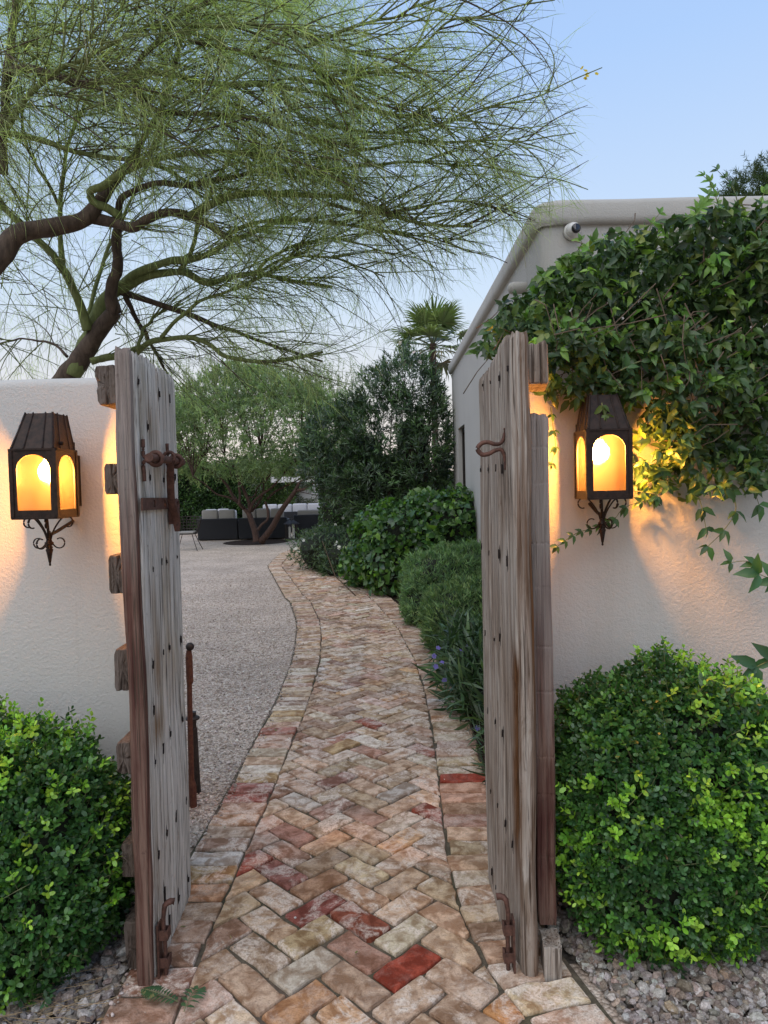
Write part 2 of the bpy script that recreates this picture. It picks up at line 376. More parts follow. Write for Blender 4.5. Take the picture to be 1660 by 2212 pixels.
# ------------------------------------------------------------------ brick path
LO = np.array([(1.606, -0.846), (1.959, -0.846), (2.174, -0.846), (2.945, -0.832), (3.345, -0.816), (3.719, -0.814), (4.115, -0.811), (4.568, -0.799), (5.239, -0.803), (6.140, -0.832), (7.095, -0.914), (7.991, -1.013), (9.544, -1.302), (9.841, -1.406), (11.557, -1.787), (13.997, -2.327), (16.455, -2.449), (17.869, -2.286), (19.349, -1.940), (21.123, -1.463)])
RI = np.array([(1.597, 0.460), (1.897, 0.391), (2.090, 0.308), (2.176, 0.282), (2.304, 0.256), (2.468, 0.234), (2.846, 0.223), (3.265, 0.234), (3.655, 0.252), (4.220, 0.263), (5.045, 0.267), (6.101, 0.238), (6.665, 0.182), (7.463, 0.123), (8.827, -0.087), (9.307, -0.162), (10.651, -0.437), (12.004, -0.849), (14.180, -1.414), (16.466, -1.616), (18.880, -1.463), (21.080, -0.958)])
LI = LO.copy(); LI[:, 1] += np.interp(LO[:, 0], [1.6, 2.2, 3, 5, 9, 14, 20], [.22, .215, .225, .235, .27, .27, .25])
RO = RI.copy(); RO[:, 1] += np.interp(RI[:, 0], [1.6, 1.95, 2.2, 3, 5, 9, 14, 20], [.20, .225, .255, .245, .24, .27, .27, .25])
fn = lambda A: (lambda y: np.interp(y, A[:, 0], A[:, 1]))
xLO, xLI, xRI, xRO = fn(LO), fn(LI), fn(RI), fn(RO)
g = G('mossy_joint_dirt'); v = g.co(kind='Position'); f = g.noise(v, 45, 6, .7); f2 = g.noise(v, 2.2, 3)
c = g.mix(g.ramp(f2, [(.4, 0.0), (.62, 1.0)]), g.ramp(f, [(.35, (.085, .066, .050)), (.7, (.18, .142, .105))]), g.ramp(f, [(.35, (.055, .052, .034)), (.7, (.125, .115, .070))]))
M_JOINT = g.pbr(c, .95, g.bump(f, .9, .006), 0, .15)
g = G('reclaimed_brick'); a = g.attr(); v = g.co(kind='Position')
off = g.n('VectorMath', operation='ADD'); g.l(v, off.inputs[0])
cm = g.n('CombineXYZ'); al = g.math('MULTIPLY', a.outputs['Alpha'], 37.0)
for i in range(3): g.l(al, cm.inputs[i])
g.l(cm.outputs[0], off.inputs[1]); vv = off.outputs[0]
b1 = g.noise(vv, 9, 5, .65, .8); b2 = g.noise(vv, 55, 5, .7); b3 = g.noise(vv, 170, 3, .7); b4 = g.noise(vv, 17, 4, .6, .5)
base = a.outputs['Color']
c = g.mix(g.ramp(b4, [(.40, 0.0), (.58, 1.0)]), base, g.mix(1.0, base, (.50, .41, .34), 'MULTIPLY'))
wh = g.math('MULTIPLY', g.ramp(b1, [(.46, 0.0), (.56, 1.0)]), g.ramp(b2, [(.38, .15), (.58, 1.0)]))
wh = g.math('MULTIPLY', wh, g.ramp(al, [(0.0, .3), (.25, 1.0)]))
whm = g.math('MULTIPLY', wh, g.ramp(g.math('FRACT', g.math('MULTIPLY', a.outputs['Alpha'], 13.7)), [(.05, .10), (.55, .95)]))
c = g.mix(whm, c, g.mix(b4, (.68, .645, .59), (.62, .51, .43)))
c = g.mix(g.ramp(b2, [(.56, 0.0), (.70, .8)]), c, g.mix(1.0, base, (.40, .36, .33), 'MULTIPLY'))
c = g.mix(g.ramp(b3, [(.36, .55), (.50, 0.0)]), c, g.mix(1.0, base, (.55, .5, .47), 'MULTIPLY'))
pv = g.vor(vv, 120); pits = g.ramp(pv, [(.05, 1.0), (.16, 0.0)])
pitm = g.math('MULTIPLY', pits, g.ramp(b4, [(.45, 0.0), (.6, 1.0)]))
c = g.mix(pitm, c, (.055, .038, .027))
h = g.math('ADD', g.math('MULTIPLY', b2, .7), g.math('MULTIPLY', b3, .4)); h = g.math('SUBTRACT', h, g.math('MULTIPLY', pitm, .5))
h = g.math('ADD', h, g.math('MULTIPLY', b4, .5))
M_BRICK = g.pbr(g.mix(1.0, c, (1.27, 1.23, 1.17), 'MULTIPLY'), .88, g.bump(h, .9, .008), 0, .2)

ys = np.linspace(1.6, 21, 60); V = []; F = []
for y in ys: V += [(xLO(y) - .01, y, .013), (xRO(y) + .01, y, .013)]
for i in range(len(ys) - 1): F.append((2 * i, 2 * i + 1, 2 * i + 3, 2 * i + 2))
path = mk('brick_path', V, np.array(F), M_JOINT, origin=(0, 1.6, 0)); tag(path, kind='structure')

TC = [(.46, .335, .235), (.48, .345, .255), (.42, .29, .215), (.51, .395, .28), (.51, .37, .25), (.57, .49, .385), (.65, .61, .54), (.32, .11, .075), (.41, .245, .185), (.35, .25, .19), (.52, .33, .20)]
TW = [30, 24, 14, 14, 14, 7, 2, .5, 4, 9, 5]
RED, DRED, WHT, YEL, ORG2, CREAM = (.30, .060, .035), (.22, .055, .042), (.66, .60, .51), (.46, .33, .18), (.46, .23, .095), (.50, .43, .33)
ZB = lambda x, y: (389.0 + .4426 * x, 1512.6 + .4426 * y)
SPECIAL = [((1115, 1295), RED), ((870, 1090), (.24, .075, .045)), ((640, 1035), (.23, .075, .06)), ((465, 865), (.27, .12, .10)), ((340, 810), (.30, .085, .06)), ((1220, 560), (.27, .08, .055)), ((585, 465), (.17, .075, .055)),
           ((345, 438), (.30, .11, .09)), ((320, 482), (.27, .085, .065)), ((560, 520), (.52, .47, .42)), ((400, 237), CREAM), ((385, 352), WHT), ((365, 395), YEL), ((190, 745), (.60, .56, .52)), ((180, 812), YEL), ((935, 175), WHT), ((940, 90), (.30, .10, .065)),
           ((1180, 245), (.30, .13, .095)), ((960, 320), CREAM), ((1180, 300), CREAM), ((1340, 180), (.55, .5, .42)), ((1355, 395), RED), ((1370, 347), CREAM), ((740, 410), (.30, .17, .14)), ((1085, 610), (.47, .42, .34)), ((620, 1165), (.38, .29, .17)),
           ((555, 1440), (.42, .23, .12)), ((1620, 1410), ORG2), ((780, 240), YEL), ((490, 155), (.36, .17, .13)), ((800, 160), (.36, .19, .14)), ((530, 40), WHT), ((510, 72), YEL), ((1400, 870), CREAM), ((600, 1280), (.46, .41, .34)), ((1010, 440), (.44, .40, .36)),
           ((750, 620), (.33, .27, .2)), ((520, 640), (.33, .19, .15)), ((290, 420), (.3, .13, .11)), ((1400, 190), CREAM), ((880, 640), (.4, .3, .22)), ((1400, 545), (.38, .27, .19)), ((310, 1170), (.34, .22, .16)), ((880, 1230), (.33, .19, .14))]
SPECIAL = [(ZB(*p), c) for p, c in SPECIAL] + [((775, 1395), WHT)]
SPEC = [(gnd(*p, .026)[:2], c) for p, c in SPECIAL]
def clip(P, p0, d, keep_right):
    """clip convex polygon with the line through p0 along d"""
    n = np.array([d[1], -d[0]]) * (1 if keep_right else -1); out = []
    s = [(q - p0) @ n for q in P]
    for i in range(len(P)):
        j = (i + 1) % len(P)
        if s[i] >= 0: out.append(P[i])
        if (s[i] > 0) != (s[j] > 0) and abs(s[i] - s[j]) > 1e-9: out.append(P[i] + (P[j] - P[i]) * (s[i] / (s[i] - s[j])))
    return np.array(out) if len(out) > 2 else None
def area(P): x, y = P[:, 0], P[:, 1]; return .5 * abs(np.dot(x, np.roll(y, -1)) - np.dot(y, np.roll(x, -1)))
def brick_geo(P, detail=True):
    c = P.mean(0)
    if np.cross(P[1] - P[0], P[2] - P[1]) < 0: P = P[::-1]
    P = c + (P - c) * (1 - .0022 / max(np.abs(P - c).max() * .5, .02))
    if detail:                                            # worn corners, wavy arrises
        Q = []; m = len(P)
        for i in range(m):
            a, b = P[i], P[(i + 1) % m]; L = np.linalg.norm(b - a)
            if L < .02: Q.append(a + rng.normal(0, .001, 2)); continue
            r = min(.0055, L * .25) * rng.uniform(.3, 1.5); d = (b - a) / L; nn = np.array([-d[1], d[0]])
            Q.append(a + d * r); Q.append(b - d * r)
            if L > .12: Q.insert(-1, a + d * L * .36 + nn * rng.normal(0, .0026)); Q.insert(-1, a + d * L * .66 + nn * rng.normal(0, .0026))
        Q = np.array(Q) + rng.normal(0, .0024, (len(Q), 2))
    else: Q = P
    k = len(Q); zt = .026 + rng.normal(0, .0022); tx, ty = rng.normal(0, .012, 2)
    zz = lambda q: zt + (q[:, 0] - c[0]) * tx + (q[:, 1] - c[1]) * ty
    if not detail:
        V = np.concatenate([np.c_[Q, np.full(k, .0)], np.c_[c + (Q - c) * .95, zz(Q)]])
        F4 = np.array([(i, (i + 1) % k, k + (i + 1) % k, k + i) for i in range(k)])
        return V, [F4, np.array([(k, k + i, k + i + 1) for i in range(1, k - 1)])]
    dir_ = nrm(Q - c); q1 = Q; q2 = Q - dir_ * rng.uniform(.002, .0045, (k, 1)); q3 = Q - dir_ * rng.uniform(.008, .016, (k, 1))
    V = np.concatenate([np.c_[q1, np.full(k, .0)], np.c_[q1, zz(q1) - .008], np.c_[q2, zz(q2) - .0016 + rng.normal(0, .0011, k)], np.c_[q3, zz(q3) + rng.normal(0, .0010, k)], [[c[0], c[1], zt]]])
    F4 = np.array([(r * k + i, r * k + (i + 1) % k, (r + 1) * k + (i + 1) % k, (r + 1) * k + i) for r in range(3) for i in range(k)])
    return V, [F4, np.array([(3 * k + i, 3 * k + (i + 1) % k, 4 * k) for i in range(k)])]
PT = .112; U0, V0 = 1.456, 1.457; S2 = math.sqrt(.5)
polys = []
for i in range(-40, 190):
    for j in range(-40, 190):
        k = (i - j) % 4
        if k == 0: du, dv = 2, 1
        elif k == 3: du, dv = 1, 2
        else: continue
        u, v_ = U0 + i * PT, V0 + j * PT
        cx, cy = (u - v_) * S2, (u + v_) * S2
        if not (1.55 < cy < 21 and xLI(cy) - .25 < cx < xRI(cy) + .25): continue
        g_ = .003
        uv = np.array([(u + g_, v_ + g_), (u + du * PT - g_, v_ + g_), (u + du * PT - g_, v_ + dv * PT - g_), (u + g_, v_ + dv * PT - g_)]) + rng.normal(0, .0012, 2)
        P = np.stack([(uv[:, 0] - uv[:, 1]) * S2, (uv[:, 0] + uv[:, 1]) * S2], 1)
        yc = P[:, 1].mean(); e = .12
        dl = np.array([xLI(yc + e) - xLI(yc - e), 2 * e]); dr = np.array([xRI(yc + e) - xRI(yc - e), 2 * e])
        P = clip(P, np.array([xLI(yc) + .002, yc]), dl, True)
        if P is None: continue
        P = clip(P, np.array([xRI(yc) - .002, yc]), dr, False)
        if P is None or area(P) < .0012: continue
        keep = [P[0]]
        for q in P[1:]:
            if np.linalg.norm(q - keep[-1]) > .008: keep.append(q)
        if np.linalg.norm(keep[0] - keep[-1]) < .008: keep.pop()
        if len(keep) > 2: polys.append(np.array(keep))
for fi, fo in ((xLI, xLO), (xRO, xRI)):                   # soldier courses along both edges
    y = 1.6
    while y < 20.8:
        s = (fi(y + .2) - fi(y - .2)) / .4; st = .113 * rng.uniform(.9, 1.12) / math.sqrt(1 + s * s)
        sl_ = lambda yy: -np.clip((fi(yy + .4) - fi(yy - .4)) / .8, -.6, .6) * .24
        a0, a1 = y + .003, y + st - .003
        inner_right = fi is xLI
        def row(yy):
            t = sl_(yy)
            if inner_right: return (fo(yy - t), yy - t), (fi(yy), yy)
            return (fo(yy), yy), (fi(yy + t), yy + t)
        (A, B), (C, D) = row(a0), row(a1)
        P = np.array([A, B, D, C]); cc = P.mean(0); P[:, 0] = cc[0] + (P[:, 0] - cc[0]) * .99
        P[:, 0] += rng.normal(0, .004)
        polys.append(P); y += st
polys.sort(key=lambda P: P[:, 1].mean())
vis = [P for P in polys if P[:, 1].mean() > 1.86]; rest = vis[296:]
near = vis[:296]
OWN = {}
for sp_, col in SPEC:
    q_ = min(polys, key=lambda P: np.linalg.norm(P.mean(0) - sp_)); OWN[id(q_)] = col
def btint(P):
    c = P.mean(0); t = None
    for sp_, col in SPEC:
        if id(P) in OWN and OWN[id(P)] is col: t = np.array(col)
    al_ = rng.random()
    if t is None:
        t = tints(1, TC, TW, .12)[0]
    elif t[0] < .31: al_ = .005 if t[1] < .07 else .03
    return np.r_[t, al_]
for P in near:
    V, F = brick_geo(P); tt = btint(P)
    mk('brick', V, F, M_BRICK, path, tint=np.tile(tt, (len(V), 1)))
Vs, Ts = [], []
for P in rest:
    V, F = brick_geo(P, P[:, 1].mean() < 8); Vs.append((V, F)); Ts.append(np.tile(btint(P), (len(V), 1)))
V, F = join(*Vs); b = mk('distant_bricks', V, F, M_BRICK, path, tint=np.concatenate(Ts)); b['kind'] = 'stuff'

# planting bed, front beds, gravels
yy = np.linspace(2.95, 21, 40)
V = np.array([p for y in yy for p in ((xRO(y) + .012, y, .012), (1.6 if y < 12.5 else 4.0, y, .012))]); F = np.array([(2 * i, 2 * i + 1, 2 * i + 3, 2 * i + 2) for i in range(39)])
tag(mk('planting_bed', V, F, M_SOIL), kind='structure')
g = G('bed_under_pebbles'); f = g.noise(g.co(kind='Position'), 60, 4); M_UNDER = g.pbr(g.ramp(f, [(.3, (.03, .025, .02)), (.7, (.09, .075, .062))]), .95, g.bump(f, .8, .01), 0, .1)
V, F = join(box(-5, -.86, .2, 2.64, -.05, .004), box(.66, 5, .2, 2.66, -.05, .004), box(.5, .66, 2.2, 2.66, -.05, .004))
tag(mk('gravel_bed', V, F, M_UNDER), kind='structure')
PEB = [(.33, .285, .245), (.43, .39, .35), (.25, .21, .18), (.36, .28, .22), (.50, .47, .43), (.24, .18, .14), (.43, .33, .22)]; PEW = [5, 5, 4, 3, 3, 2, 1]
def spread(n, x0, x1, y0, y1, ok): 
    P = np.c_[rng.uniform(x0, x1, n), rng.uniform(y0, y1, n)]; return P[ok(P[:, 0], P[:, 1])]
okR = lambda x, y: (x > np.interp(y, [1.5, 1.92, 2.2, 2.3], [.70, .645, .575, .53]))
okL = lambda x, y: (x < -.855)
for nm, P in (('pebbles', np.concatenate([spread(9500, .5, 2.1, 1.75, 2.62, okR), spread(7000, -1.9, -.8, 1.75, 2.62, okL)])),):
    s = stones(nm, P, .0125, .010, PEB, PEW, (IV, IF), M_STONE, .28, False, 1.2); s['kind'] = 'stuff'
okc = lambda x, y: (x < xLO(y) - .012) & ~((y < 3.0) & (x < -.8) & (y < 2.9))
P = spread(80000, -3.2, -.78, 2.92, 13.0, okc); P = P[rng.random(len(P)) < np.interp(P[:, 1], [3, 5, 8, 13], [1.0, .75, .45, .1])]
s = stones('courtyard_pebbles', P, .0070, .002, [(.52, .42, .335), (.65, .55, .46), (.36, .28, .21), (.76, .68, .58)], [5, 5, 3, 3], (OV, OF), M_GRIT, .3); s['kind'] = 'stuff'

# ------------------------------------------------------------------ walls
def rounded_wall(x0, x1, y0, y1, h, r=.035, nx=40, end=None):
    """cross-section with softly rounded top, extruded along x, a little uneven"""
    prof = [(y0, 0)] + [(y0, z) for z in np.linspace(.1, h - r, 8)]
    a = np.linspace(PI, PI / 2, 6)[1:]; prof += [(y0 + r + r * math.cos(t), h - r + r * math.sin(t)) for t in a]
    a = np.linspace(PI / 2, 0, 6); prof += [(y1 - r + r * math.cos(t), h - r + r * math.sin(t)) for t in a]
    prof += [(y1, 0)]
    P = np.array(prof); xs = np.linspace(x0, x1, nx); V = []
    for x in xs:
        w_ = (vn(x * 2.2, P[:, 1] * 2, 5) - .5) * .010
        V.append(np.c_[np.full(len(P), x), P[:, 0] + w_ * np.where(P[:, 0] > (y0 + y1) / 2, -1, 1), P[:, 1] + (vn(x * 1.7, 3.3, 9) - .5) * .012 * (P[:, 1] > h - .2)])
    V = np.concatenate(V); m = len(P); i = np.arange(nx * m).reshape(nx, m)
    F = np.stack([i[:-1, :-1], i[1:, :-1], i[1:, 1:], i[:-1, 1:]], -1).reshape(-1, 4)
    n = len(V); V = np.concatenate([V, [(x0, (y0 + y1) / 2, h / 2), (x1, (y0 + y1) / 2, h / 2)]])
    T = [(n, j, j + 1) for j in range(m - 1)] + [(n + 1, n - m + j + 1, n - m + j) for j in range(m - 1)]
    return V, [F, np.array(T)]
V, F = rounded_wall(-4.6, -.835, 2.62, 2.86, 1.951)
tag(mk('garden_wall', V, F, M_STUCCO, smooth=True), 'white stucco garden wall carrying the left lantern', 'wall')
V, F = rounded_wall(.475, 4.6, 2.64, 2.88, 1.956)
tag(mk('garden_wall', V, F, M_STUCCO, smooth=True), 'white stucco garden wall under the vine, carrying the right lantern', 'wall')
wr = bpy.data.objects['garden_wall.001']
for pts in ([(1250, 1085), (1253, 1200), (1251, 1330), (1256, 1480)], [(1404, 1075), (1408, 1150), (1405, 1250)]):
    P_ = smooth_path([at(x, y, 2.6405) for x, y in pts], 16); P_[:, 0] += rng.normal(0, .0012, 16); P_[:, 1] = 2.6415
    mk('hairline_crack', *tubes(P_[None], np.full((1, 16), .0012), 4), M_HOLE, wr)

# ------------------------------------------------------------------ building
bld = empty('stucco_building', (1.2, 5.3, 0), 'long pale stucco house with rounded parapet along the right of the path', 'house')
BX, BY0, BY1, BH = 1.22, 5.35, 12.3, 3.455
def wallbody():
    r = .10; pts = [(BX, BY1)] + [(BX + r - r * math.cos(t), BY0 + r - r * math.sin(t)) for t in np.linspace(0, PI / 2, 7)] + [(7.5, BY0)]
    pts[0] = (BX, BY1); P = np.array(pts); V = np.concatenate([np.c_[P, np.zeros(len(P))], np.c_[P, np.full(len(P), BH)]]); m = len(P)
    F = np.array([(i, i + 1, m + i + 1, m + i) for i in range(m - 1)])
    return P, V, F
WY0, WY1, WZ0, WZ1 = 10.55, 11.45, .9, 2.42                 # window opening in the long side
P, V, F = wallbody()
side = box(BX, BX + .3, BY0 + .1, WY0, 0, BH), box(BX, BX + .3, WY1, BY1, 0, BH), box(BX, BX + .3, WY0, WY1, 0, WZ0), box(BX, BX + .3, WY0, WY1, WZ1, BH)
m = len(P); F = np.array([(i, i + 1, m + i + 1, m + i) for i in range(1, m - 1)])
V, F = join((V, F), *side, box(BX + .3, 7.5, BY1 - .3, BY1, 0, BH))
mk('wall', V, F, M_BUILD, bld)
def parapet():
    """rounded band around the top: section swept along side and front"""
    sec = [(.30, .0), (-.030, -.005), (-.048, .012), (-.053, .04), (-.053, .13), (-.043, .155), (-.01, .176), (.05, .183), (.30, .183)]
    path_ = [(BX, BY1 + .05, 0, 1)] + [(BX, y, 0, 1) for y in np.linspace(BY1, BY0 + .16, 14)]
    for t in np.linspace(.15, PI / 2 - .15, 5): path_.append((BX + .12 - .12 * math.cos(t), BY0 + .12 - .12 * math.sin(t), 0, 0))
    path_ += [(x, BY0, 1, 0) for x in np.linspace(BX + .16, 7.5, 14)]
    V = []
    for i, (x, y, _, _) in enumerate(path_):
        if i <= 14: o = (1, 0)
        elif i >= 20: o = (0, 1)
        else:
            t = np.linspace(.15, PI / 2 - .15, 5)[i - 15]; o = (math.cos(t), math.sin(t))
        zz = (vn(i * .9, 2, 3) - .5) * .012
        for s, z in sec: V.append((x + o[0] * s, y + o[1] * s, BH - .02 + z + zz))
    m = len(sec); n = len(path_); i = np.arange(n * m).reshape(n, m)
    F = np.stack([i[:-1, :-1], i[1:, :-1], i[1:, 1:], i[:-1, 1:]], -1).reshape(-1, 4)
    return np.array(V), F
V, F = parapet(); mk('parapet', V, F, M_BUILD, bld, smooth=True)
V, F = box(BX + .25, 7.5, BY0 + .25, BY1, BH - .1, BH); mk('roof', V, F, M_BUILD, bld)
wf = join(box(BX + .06, BX + .12, WY0, WY0 + .07, WZ0, WZ1), box(BX + .06, BX + .12, WY1 - .07, WY1, WZ0, WZ1), box(BX + .06, BX + .12, WY0 + .07, WY1 - .07, WZ0, WZ0 + .07), box(BX + .06, BX + .12, WY0 + .07, WY1 - .07, WZ1 - .07, WZ1), box(BX + .07, BX + .11, (WY0 + WY1) / 2 - .025, (WY0 + WY1) / 2 + .025, WZ0 + .07, WZ1 - .07))
win = mk('window', *wf, M_DARKMETAL, bld)
g = G('dark_window_glass'); M_GLASS = g.pbr((.012, .014, .018), .06, None, 0, .6)
for a_, b_ in ((WY0 + .07, (WY0 + WY1) / 2 - .025), ((WY0 + WY1) / 2 + .025, WY1 - .07)):
    mk('pane', *box(BX + .085, BX + .095, a_, b_, WZ0 + .07, WZ1 - .07), M_GLASS, win)
# drain spout and two downpipes on the long side
V, F = lathe((BX + .05, 5.95, 3.14), [(.045, 0), (.05, .02), (.05, .16), (.042, .185), (.02, .20)], 16, (-1, 0, 0)); mk('drain_spout', V, F, M_BUILD, bld, smooth=True)
for y_, z1 in ((6.42, 3.12), (6.85, 3.02)):
    ps = [lathe((BX - .045, y_, 0), [(.028, .0), (.028, z1 - .18), (.042, z1 - .17), (.042, z1), (.0, z1)], 12)]
    for zc in (2.55, 2.45, 2.2, 1.2): ps.append(lathe((BX - .045, y_, zc), [(.028, 0), (.035, .004), (.035, .03), (.028, .034)], 12))
    mk('downpipe', *join(*ps), M_BUILD, bld, smooth=True)
# security camera
M_PLAST = simple('white_plastic', (.62, .61, .58), .35, 8, .05, .02)
M_LENS = simple('black_camera_lens', (.006, .006, .008), .12, 8, .1, 0, 0, .6)
cc = at(1236, 500, 5.33); cc[1] = BY0 - .002
scam = empty('security_camera', cc, 'small white dome security camera under the parapet corner', 'camera')
mk('mount', *lathe(cc, [(.062, 0), (.062, .03), (.052, .042), (.03, .046)], 28, (0, -1, 0)), M_PLAST, scam, smooth=True)
cb = cc + np.array([0, -.055, 0]); a = np.linspace(0, PI, 16)
mk('housing', *lathe(cb, [(.052 * math.sin(t), .052 * math.cos(t)) for t in a[:-3]], 28, (-.12, 1.0, .22)), M_PLAST, scam, smooth=True)
fa = nrm(np.array([.20, -1.0, -.12]))
mk('lens', *lathe(cb + fa * .040, [(.034, -.002), (.034, .010), (.026, .017), (.0, .018)], 24, fa), M_LENS, scam, smooth=True)

# ------------------------------------------------------------------ the two gate leaves
def timber(name, mat, parent, c0, c1, th, zb, ztop, side, nper=(26, 7), rows=80, groove=.0035, wav=.006, stain=None, deep=None, seed=0, r=.010, ends=None):
    """upright timber: plan from c0 to c1 (visible face line), th = thickness away on `side`; grooves run up the grain"""
    c0 = np.array(c0, float); c1 = np.array(c1, float); d = c1 - c0; L = np.linalg.norm(d); d /= L; nr = np.array([-d[1], d[0]]) * side
    nf, ns = nper; pts = []; face = []
    for t in np.linspace(0, 1, nf): pts.append((t * L, 0.0)); face.append(1)
    for t in np.linspace(0, 1, ns)[1:]: pts.append((L, t * th)); face.append(0)
    for t in np.linspace(1, 0, nf // 2)[1:]: pts.append((t * L, th)); face.append(0)
    for t in np.linspace(1, 0, ns)[1:-1]: pts.append((0.0, t * th)); face.append(2)
    pts = np.array(pts); m = len(pts)
    cx = np.array([L / 2, th / 2]); q = pts - cx; hx, hy = L / 2 - r, th / 2 - r
    ov = np.maximum(np.abs(q) - np.array([hx, hy]), 0); on = np.linalg.norm(ov, axis=1, keepdims=True)
    q = np.where(on > r, (np.sign(q) * (np.minimum(np.abs(q), [hx, hy]) + ov / np.maximum(on, 1e-9) * r)), q)
    per = np.concatenate([[0], np.cumsum(np.linalg.norm(np.diff(pts, axis=0), axis=1))])
    w = np.linspace(0, 1, rows); V = []; T = []
    inn = nrm(-q / np.array([L, th]))
    for k, t in enumerate(w):
        zt = ztop(c0[1] + d[1] * pts[:, 0], c0[0] + d[0] * pts[:, 0]) if callable(ztop) else ztop
        z = zb + (zt - zb) * t
        gr = np.maximum(0, vn(per * 150, z * 3.0, seed) - .60) * 1.9 * groove + (np.maximum(0, vn(per * 60 + 2.5 * vn(z * 1.1, 3, seed), z * 1.4, seed + 3) - .74)) * groove * 4.0
        gr = gr + (vn(per * 7, z * 6, seed + 5) - .5) * wav * .35
        edge = np.clip(1 - t / .02, 0, 1) + np.clip(1 - (1 - t) / .012, 0, 1)
        gr = gr + edge * .004
        if deep is not None: gr = gr + deep(pts[:, 0] / L, z) * (np.array(face) == 1)
        qq = q + inn * gr[:, None]; qq[:, 0] += (vn(z * 3.1, 7, seed) - .5) * wav; qq[:, 1] += (vn(z * 2.3, 17, seed) - .5) * wav
        P = c0 + (qq + cx)[:, 0:1] * d + (qq + cx)[:, 1:2] * nr
        jag = (vn(per * 70, 1, seed + 8) - .5) * .014 * (t > .999)
        V.append(np.c_[P, z + jag]); s = np.ones(m)
        if stain is not None: s = 1 - stain(pts[:, 0] / L, z)
        T.append(s)
    V = np.concatenate(V); T = np.concatenate(T); i = np.arange(rows * m).reshape(rows, m)
    F = np.stack([i[:-1], np.roll(i[:-1], -1, 1), np.roll(i[1:], -1, 1), i[1:]], -1).reshape(-1, 4)
    if side > 0: pass
    n = len(V); V = np.concatenate([V, [V[:m].mean(0), V[-m:].mean(0) - np.array([0, 0, .004])]]); T = np.r_[T, 1, .6]
    e0, e1 = i[0], i[-1]
    Tr = np.concatenate([np.stack([np.full(m, n), np.roll(e0, -1), e0], -1), np.stack([np.full(m, n + 1), e1, np.roll(e1, -1)], -1)])
    me = mk(name, V, [F, Tr], mat, parent, tint=np.repeat(T[:, None], 3, 1), smooth=False)
    return me
def endblock(name, mat, parent, x0, x1, y0, y1, z0, z1, seed, rot=0.0):
    """sawn block lying in depth; its end grain looks at the camera and is split radially"""
    n = 28; a = np.linspace(0, 2 * PI, n, endpoint=False); cx, cz = (x0 + x1) / 2, (z0 + z1) / 2; hw, hh = (x1 - x0) / 2, (z1 - z0) / 2
    c, s = np.cos(a), np.sin(a); k = 1 / np.maximum(np.abs(c), np.abs(s)); k = np.minimum(k, 1.36)
    rr = 1 - .05 * vn(a * 3, seed, seed) ; R_ = np.random.default_rng(seed)
    V = []; ys = [(y0 + .012, 1.0), (y0 + .002, .985), (y0, .95), (y0 + .0, .7), (y0 - .002, .45), (y0 - .001, .2)]
    V.append(np.c_[cx + hw * c * k * rr, np.full(n, y1), cz + hh * s * k * rr])
    crack = [R_.integers(0, n) for _ in range(3)]
    for y, f in ys:
        yy = np.full(n, y)
        for q in crack: yy[q] += .012 * f * (f > .3)
        V.append(np.c_[cx + hw * c * k * rr * f, yy + R_.normal(0, .001, n), cz + hh * s * k * rr * f])
    V = np.concatenate(V); i = np.arange(7 * n).reshape(7, n)
    F = np.stack([i[:-1], i[1:], np.roll(i[1:], -1, 1), np.roll(i[:-1], -1, 1)], -1).reshape(-1, 4)
    m_ = len(V); V = np.concatenate([V, [(cx, y0 - .001, cz)]]); F2 = np.stack([i[-1], np.full(n, m_), np.roll(i[-1], -1)], -1)
    if rot: 
        V = V - (cx, 0, cz); cr_, sr = math.cos(rot), math.sin(rot); V = np.c_[V[:, 0] * cr_ - V[:, 2] * sr, V[:, 1], V[:, 0] * sr + V[:, 2] * cr_] + (cx, 0, cz)
    return mk(name, V, [F, F2], mat, parent, tint=(1, 1, 1))
# left leaf: inner face plane from near L0 to far L1
L0, L1 = np.array([-.733, 2.108]), np.array([-.750, 2.608])
lg = empty('wooden_gate_leaf', (-.745, 2.10, 0), 'left leaf of the weathered timber gate, with rusty slide latch', 'gate')
dL = nrm(L1 - L0)
ztL = lambda y, x: 1.948 + .014 * (vn(np.asarray(y) * 22, 0, 4) - .5) - .012 * (np.asarray(y) - 2.1)
bump_ = lambda f, f0, fw, z, z0, zw: np.exp(-((f - f0) / fw) ** 2) * np.exp(-((z - z0) / zw) ** 2)
stL1 = lambda f, z: np.clip(.85 * bump_(f, .45, .28, z, .78, .05) + .75 * bump_(f, .5, .16, z, .97, .09) + .3 * bump_(f, .3, .4, z, .35, .2) + .45 * bump_(f, .6, .25, z, 1.75, .10) + .35 * bump_(f, .4, .2, z, 1.15, .1), 0, .9) * (.4 + .9 * vn(f * 25, z * 5, 6))
timber('stile', M_STILE, lg, L0 + dL * .0, L0 + dL * .030, .052, .015, lambda y, x: 1.954 + 0 * y, 1, (8, 16), 110, .004, .012, seed=11, r=.008,
       stain=lambda f, z: np.clip((z - 1.55 + .4 * vn(f * 3, z * 3, 2)) / .4, 0, .7))
e1 = L0 + dL * .031; e2 = L0 + dL * .275; e3 = L1
timber('plank', M_WOOD, lg, e1, e2, .046, .018, ztL, 1, (60, 5), 150, .0030, .006, stain=stL1, seed=21)
timber('plank', M_WOOD, lg, e2 + dL * .001, e3, .046, .016, ztL, 1, (46, 5), 150, .0030, .006, stain=lambda f, z: np.clip(.3 * bump_(f, .3, .3, z, 1.78, .12) + .25 * bump_(f, .2, .2, z, .9, .1), 0, 1), seed=31)
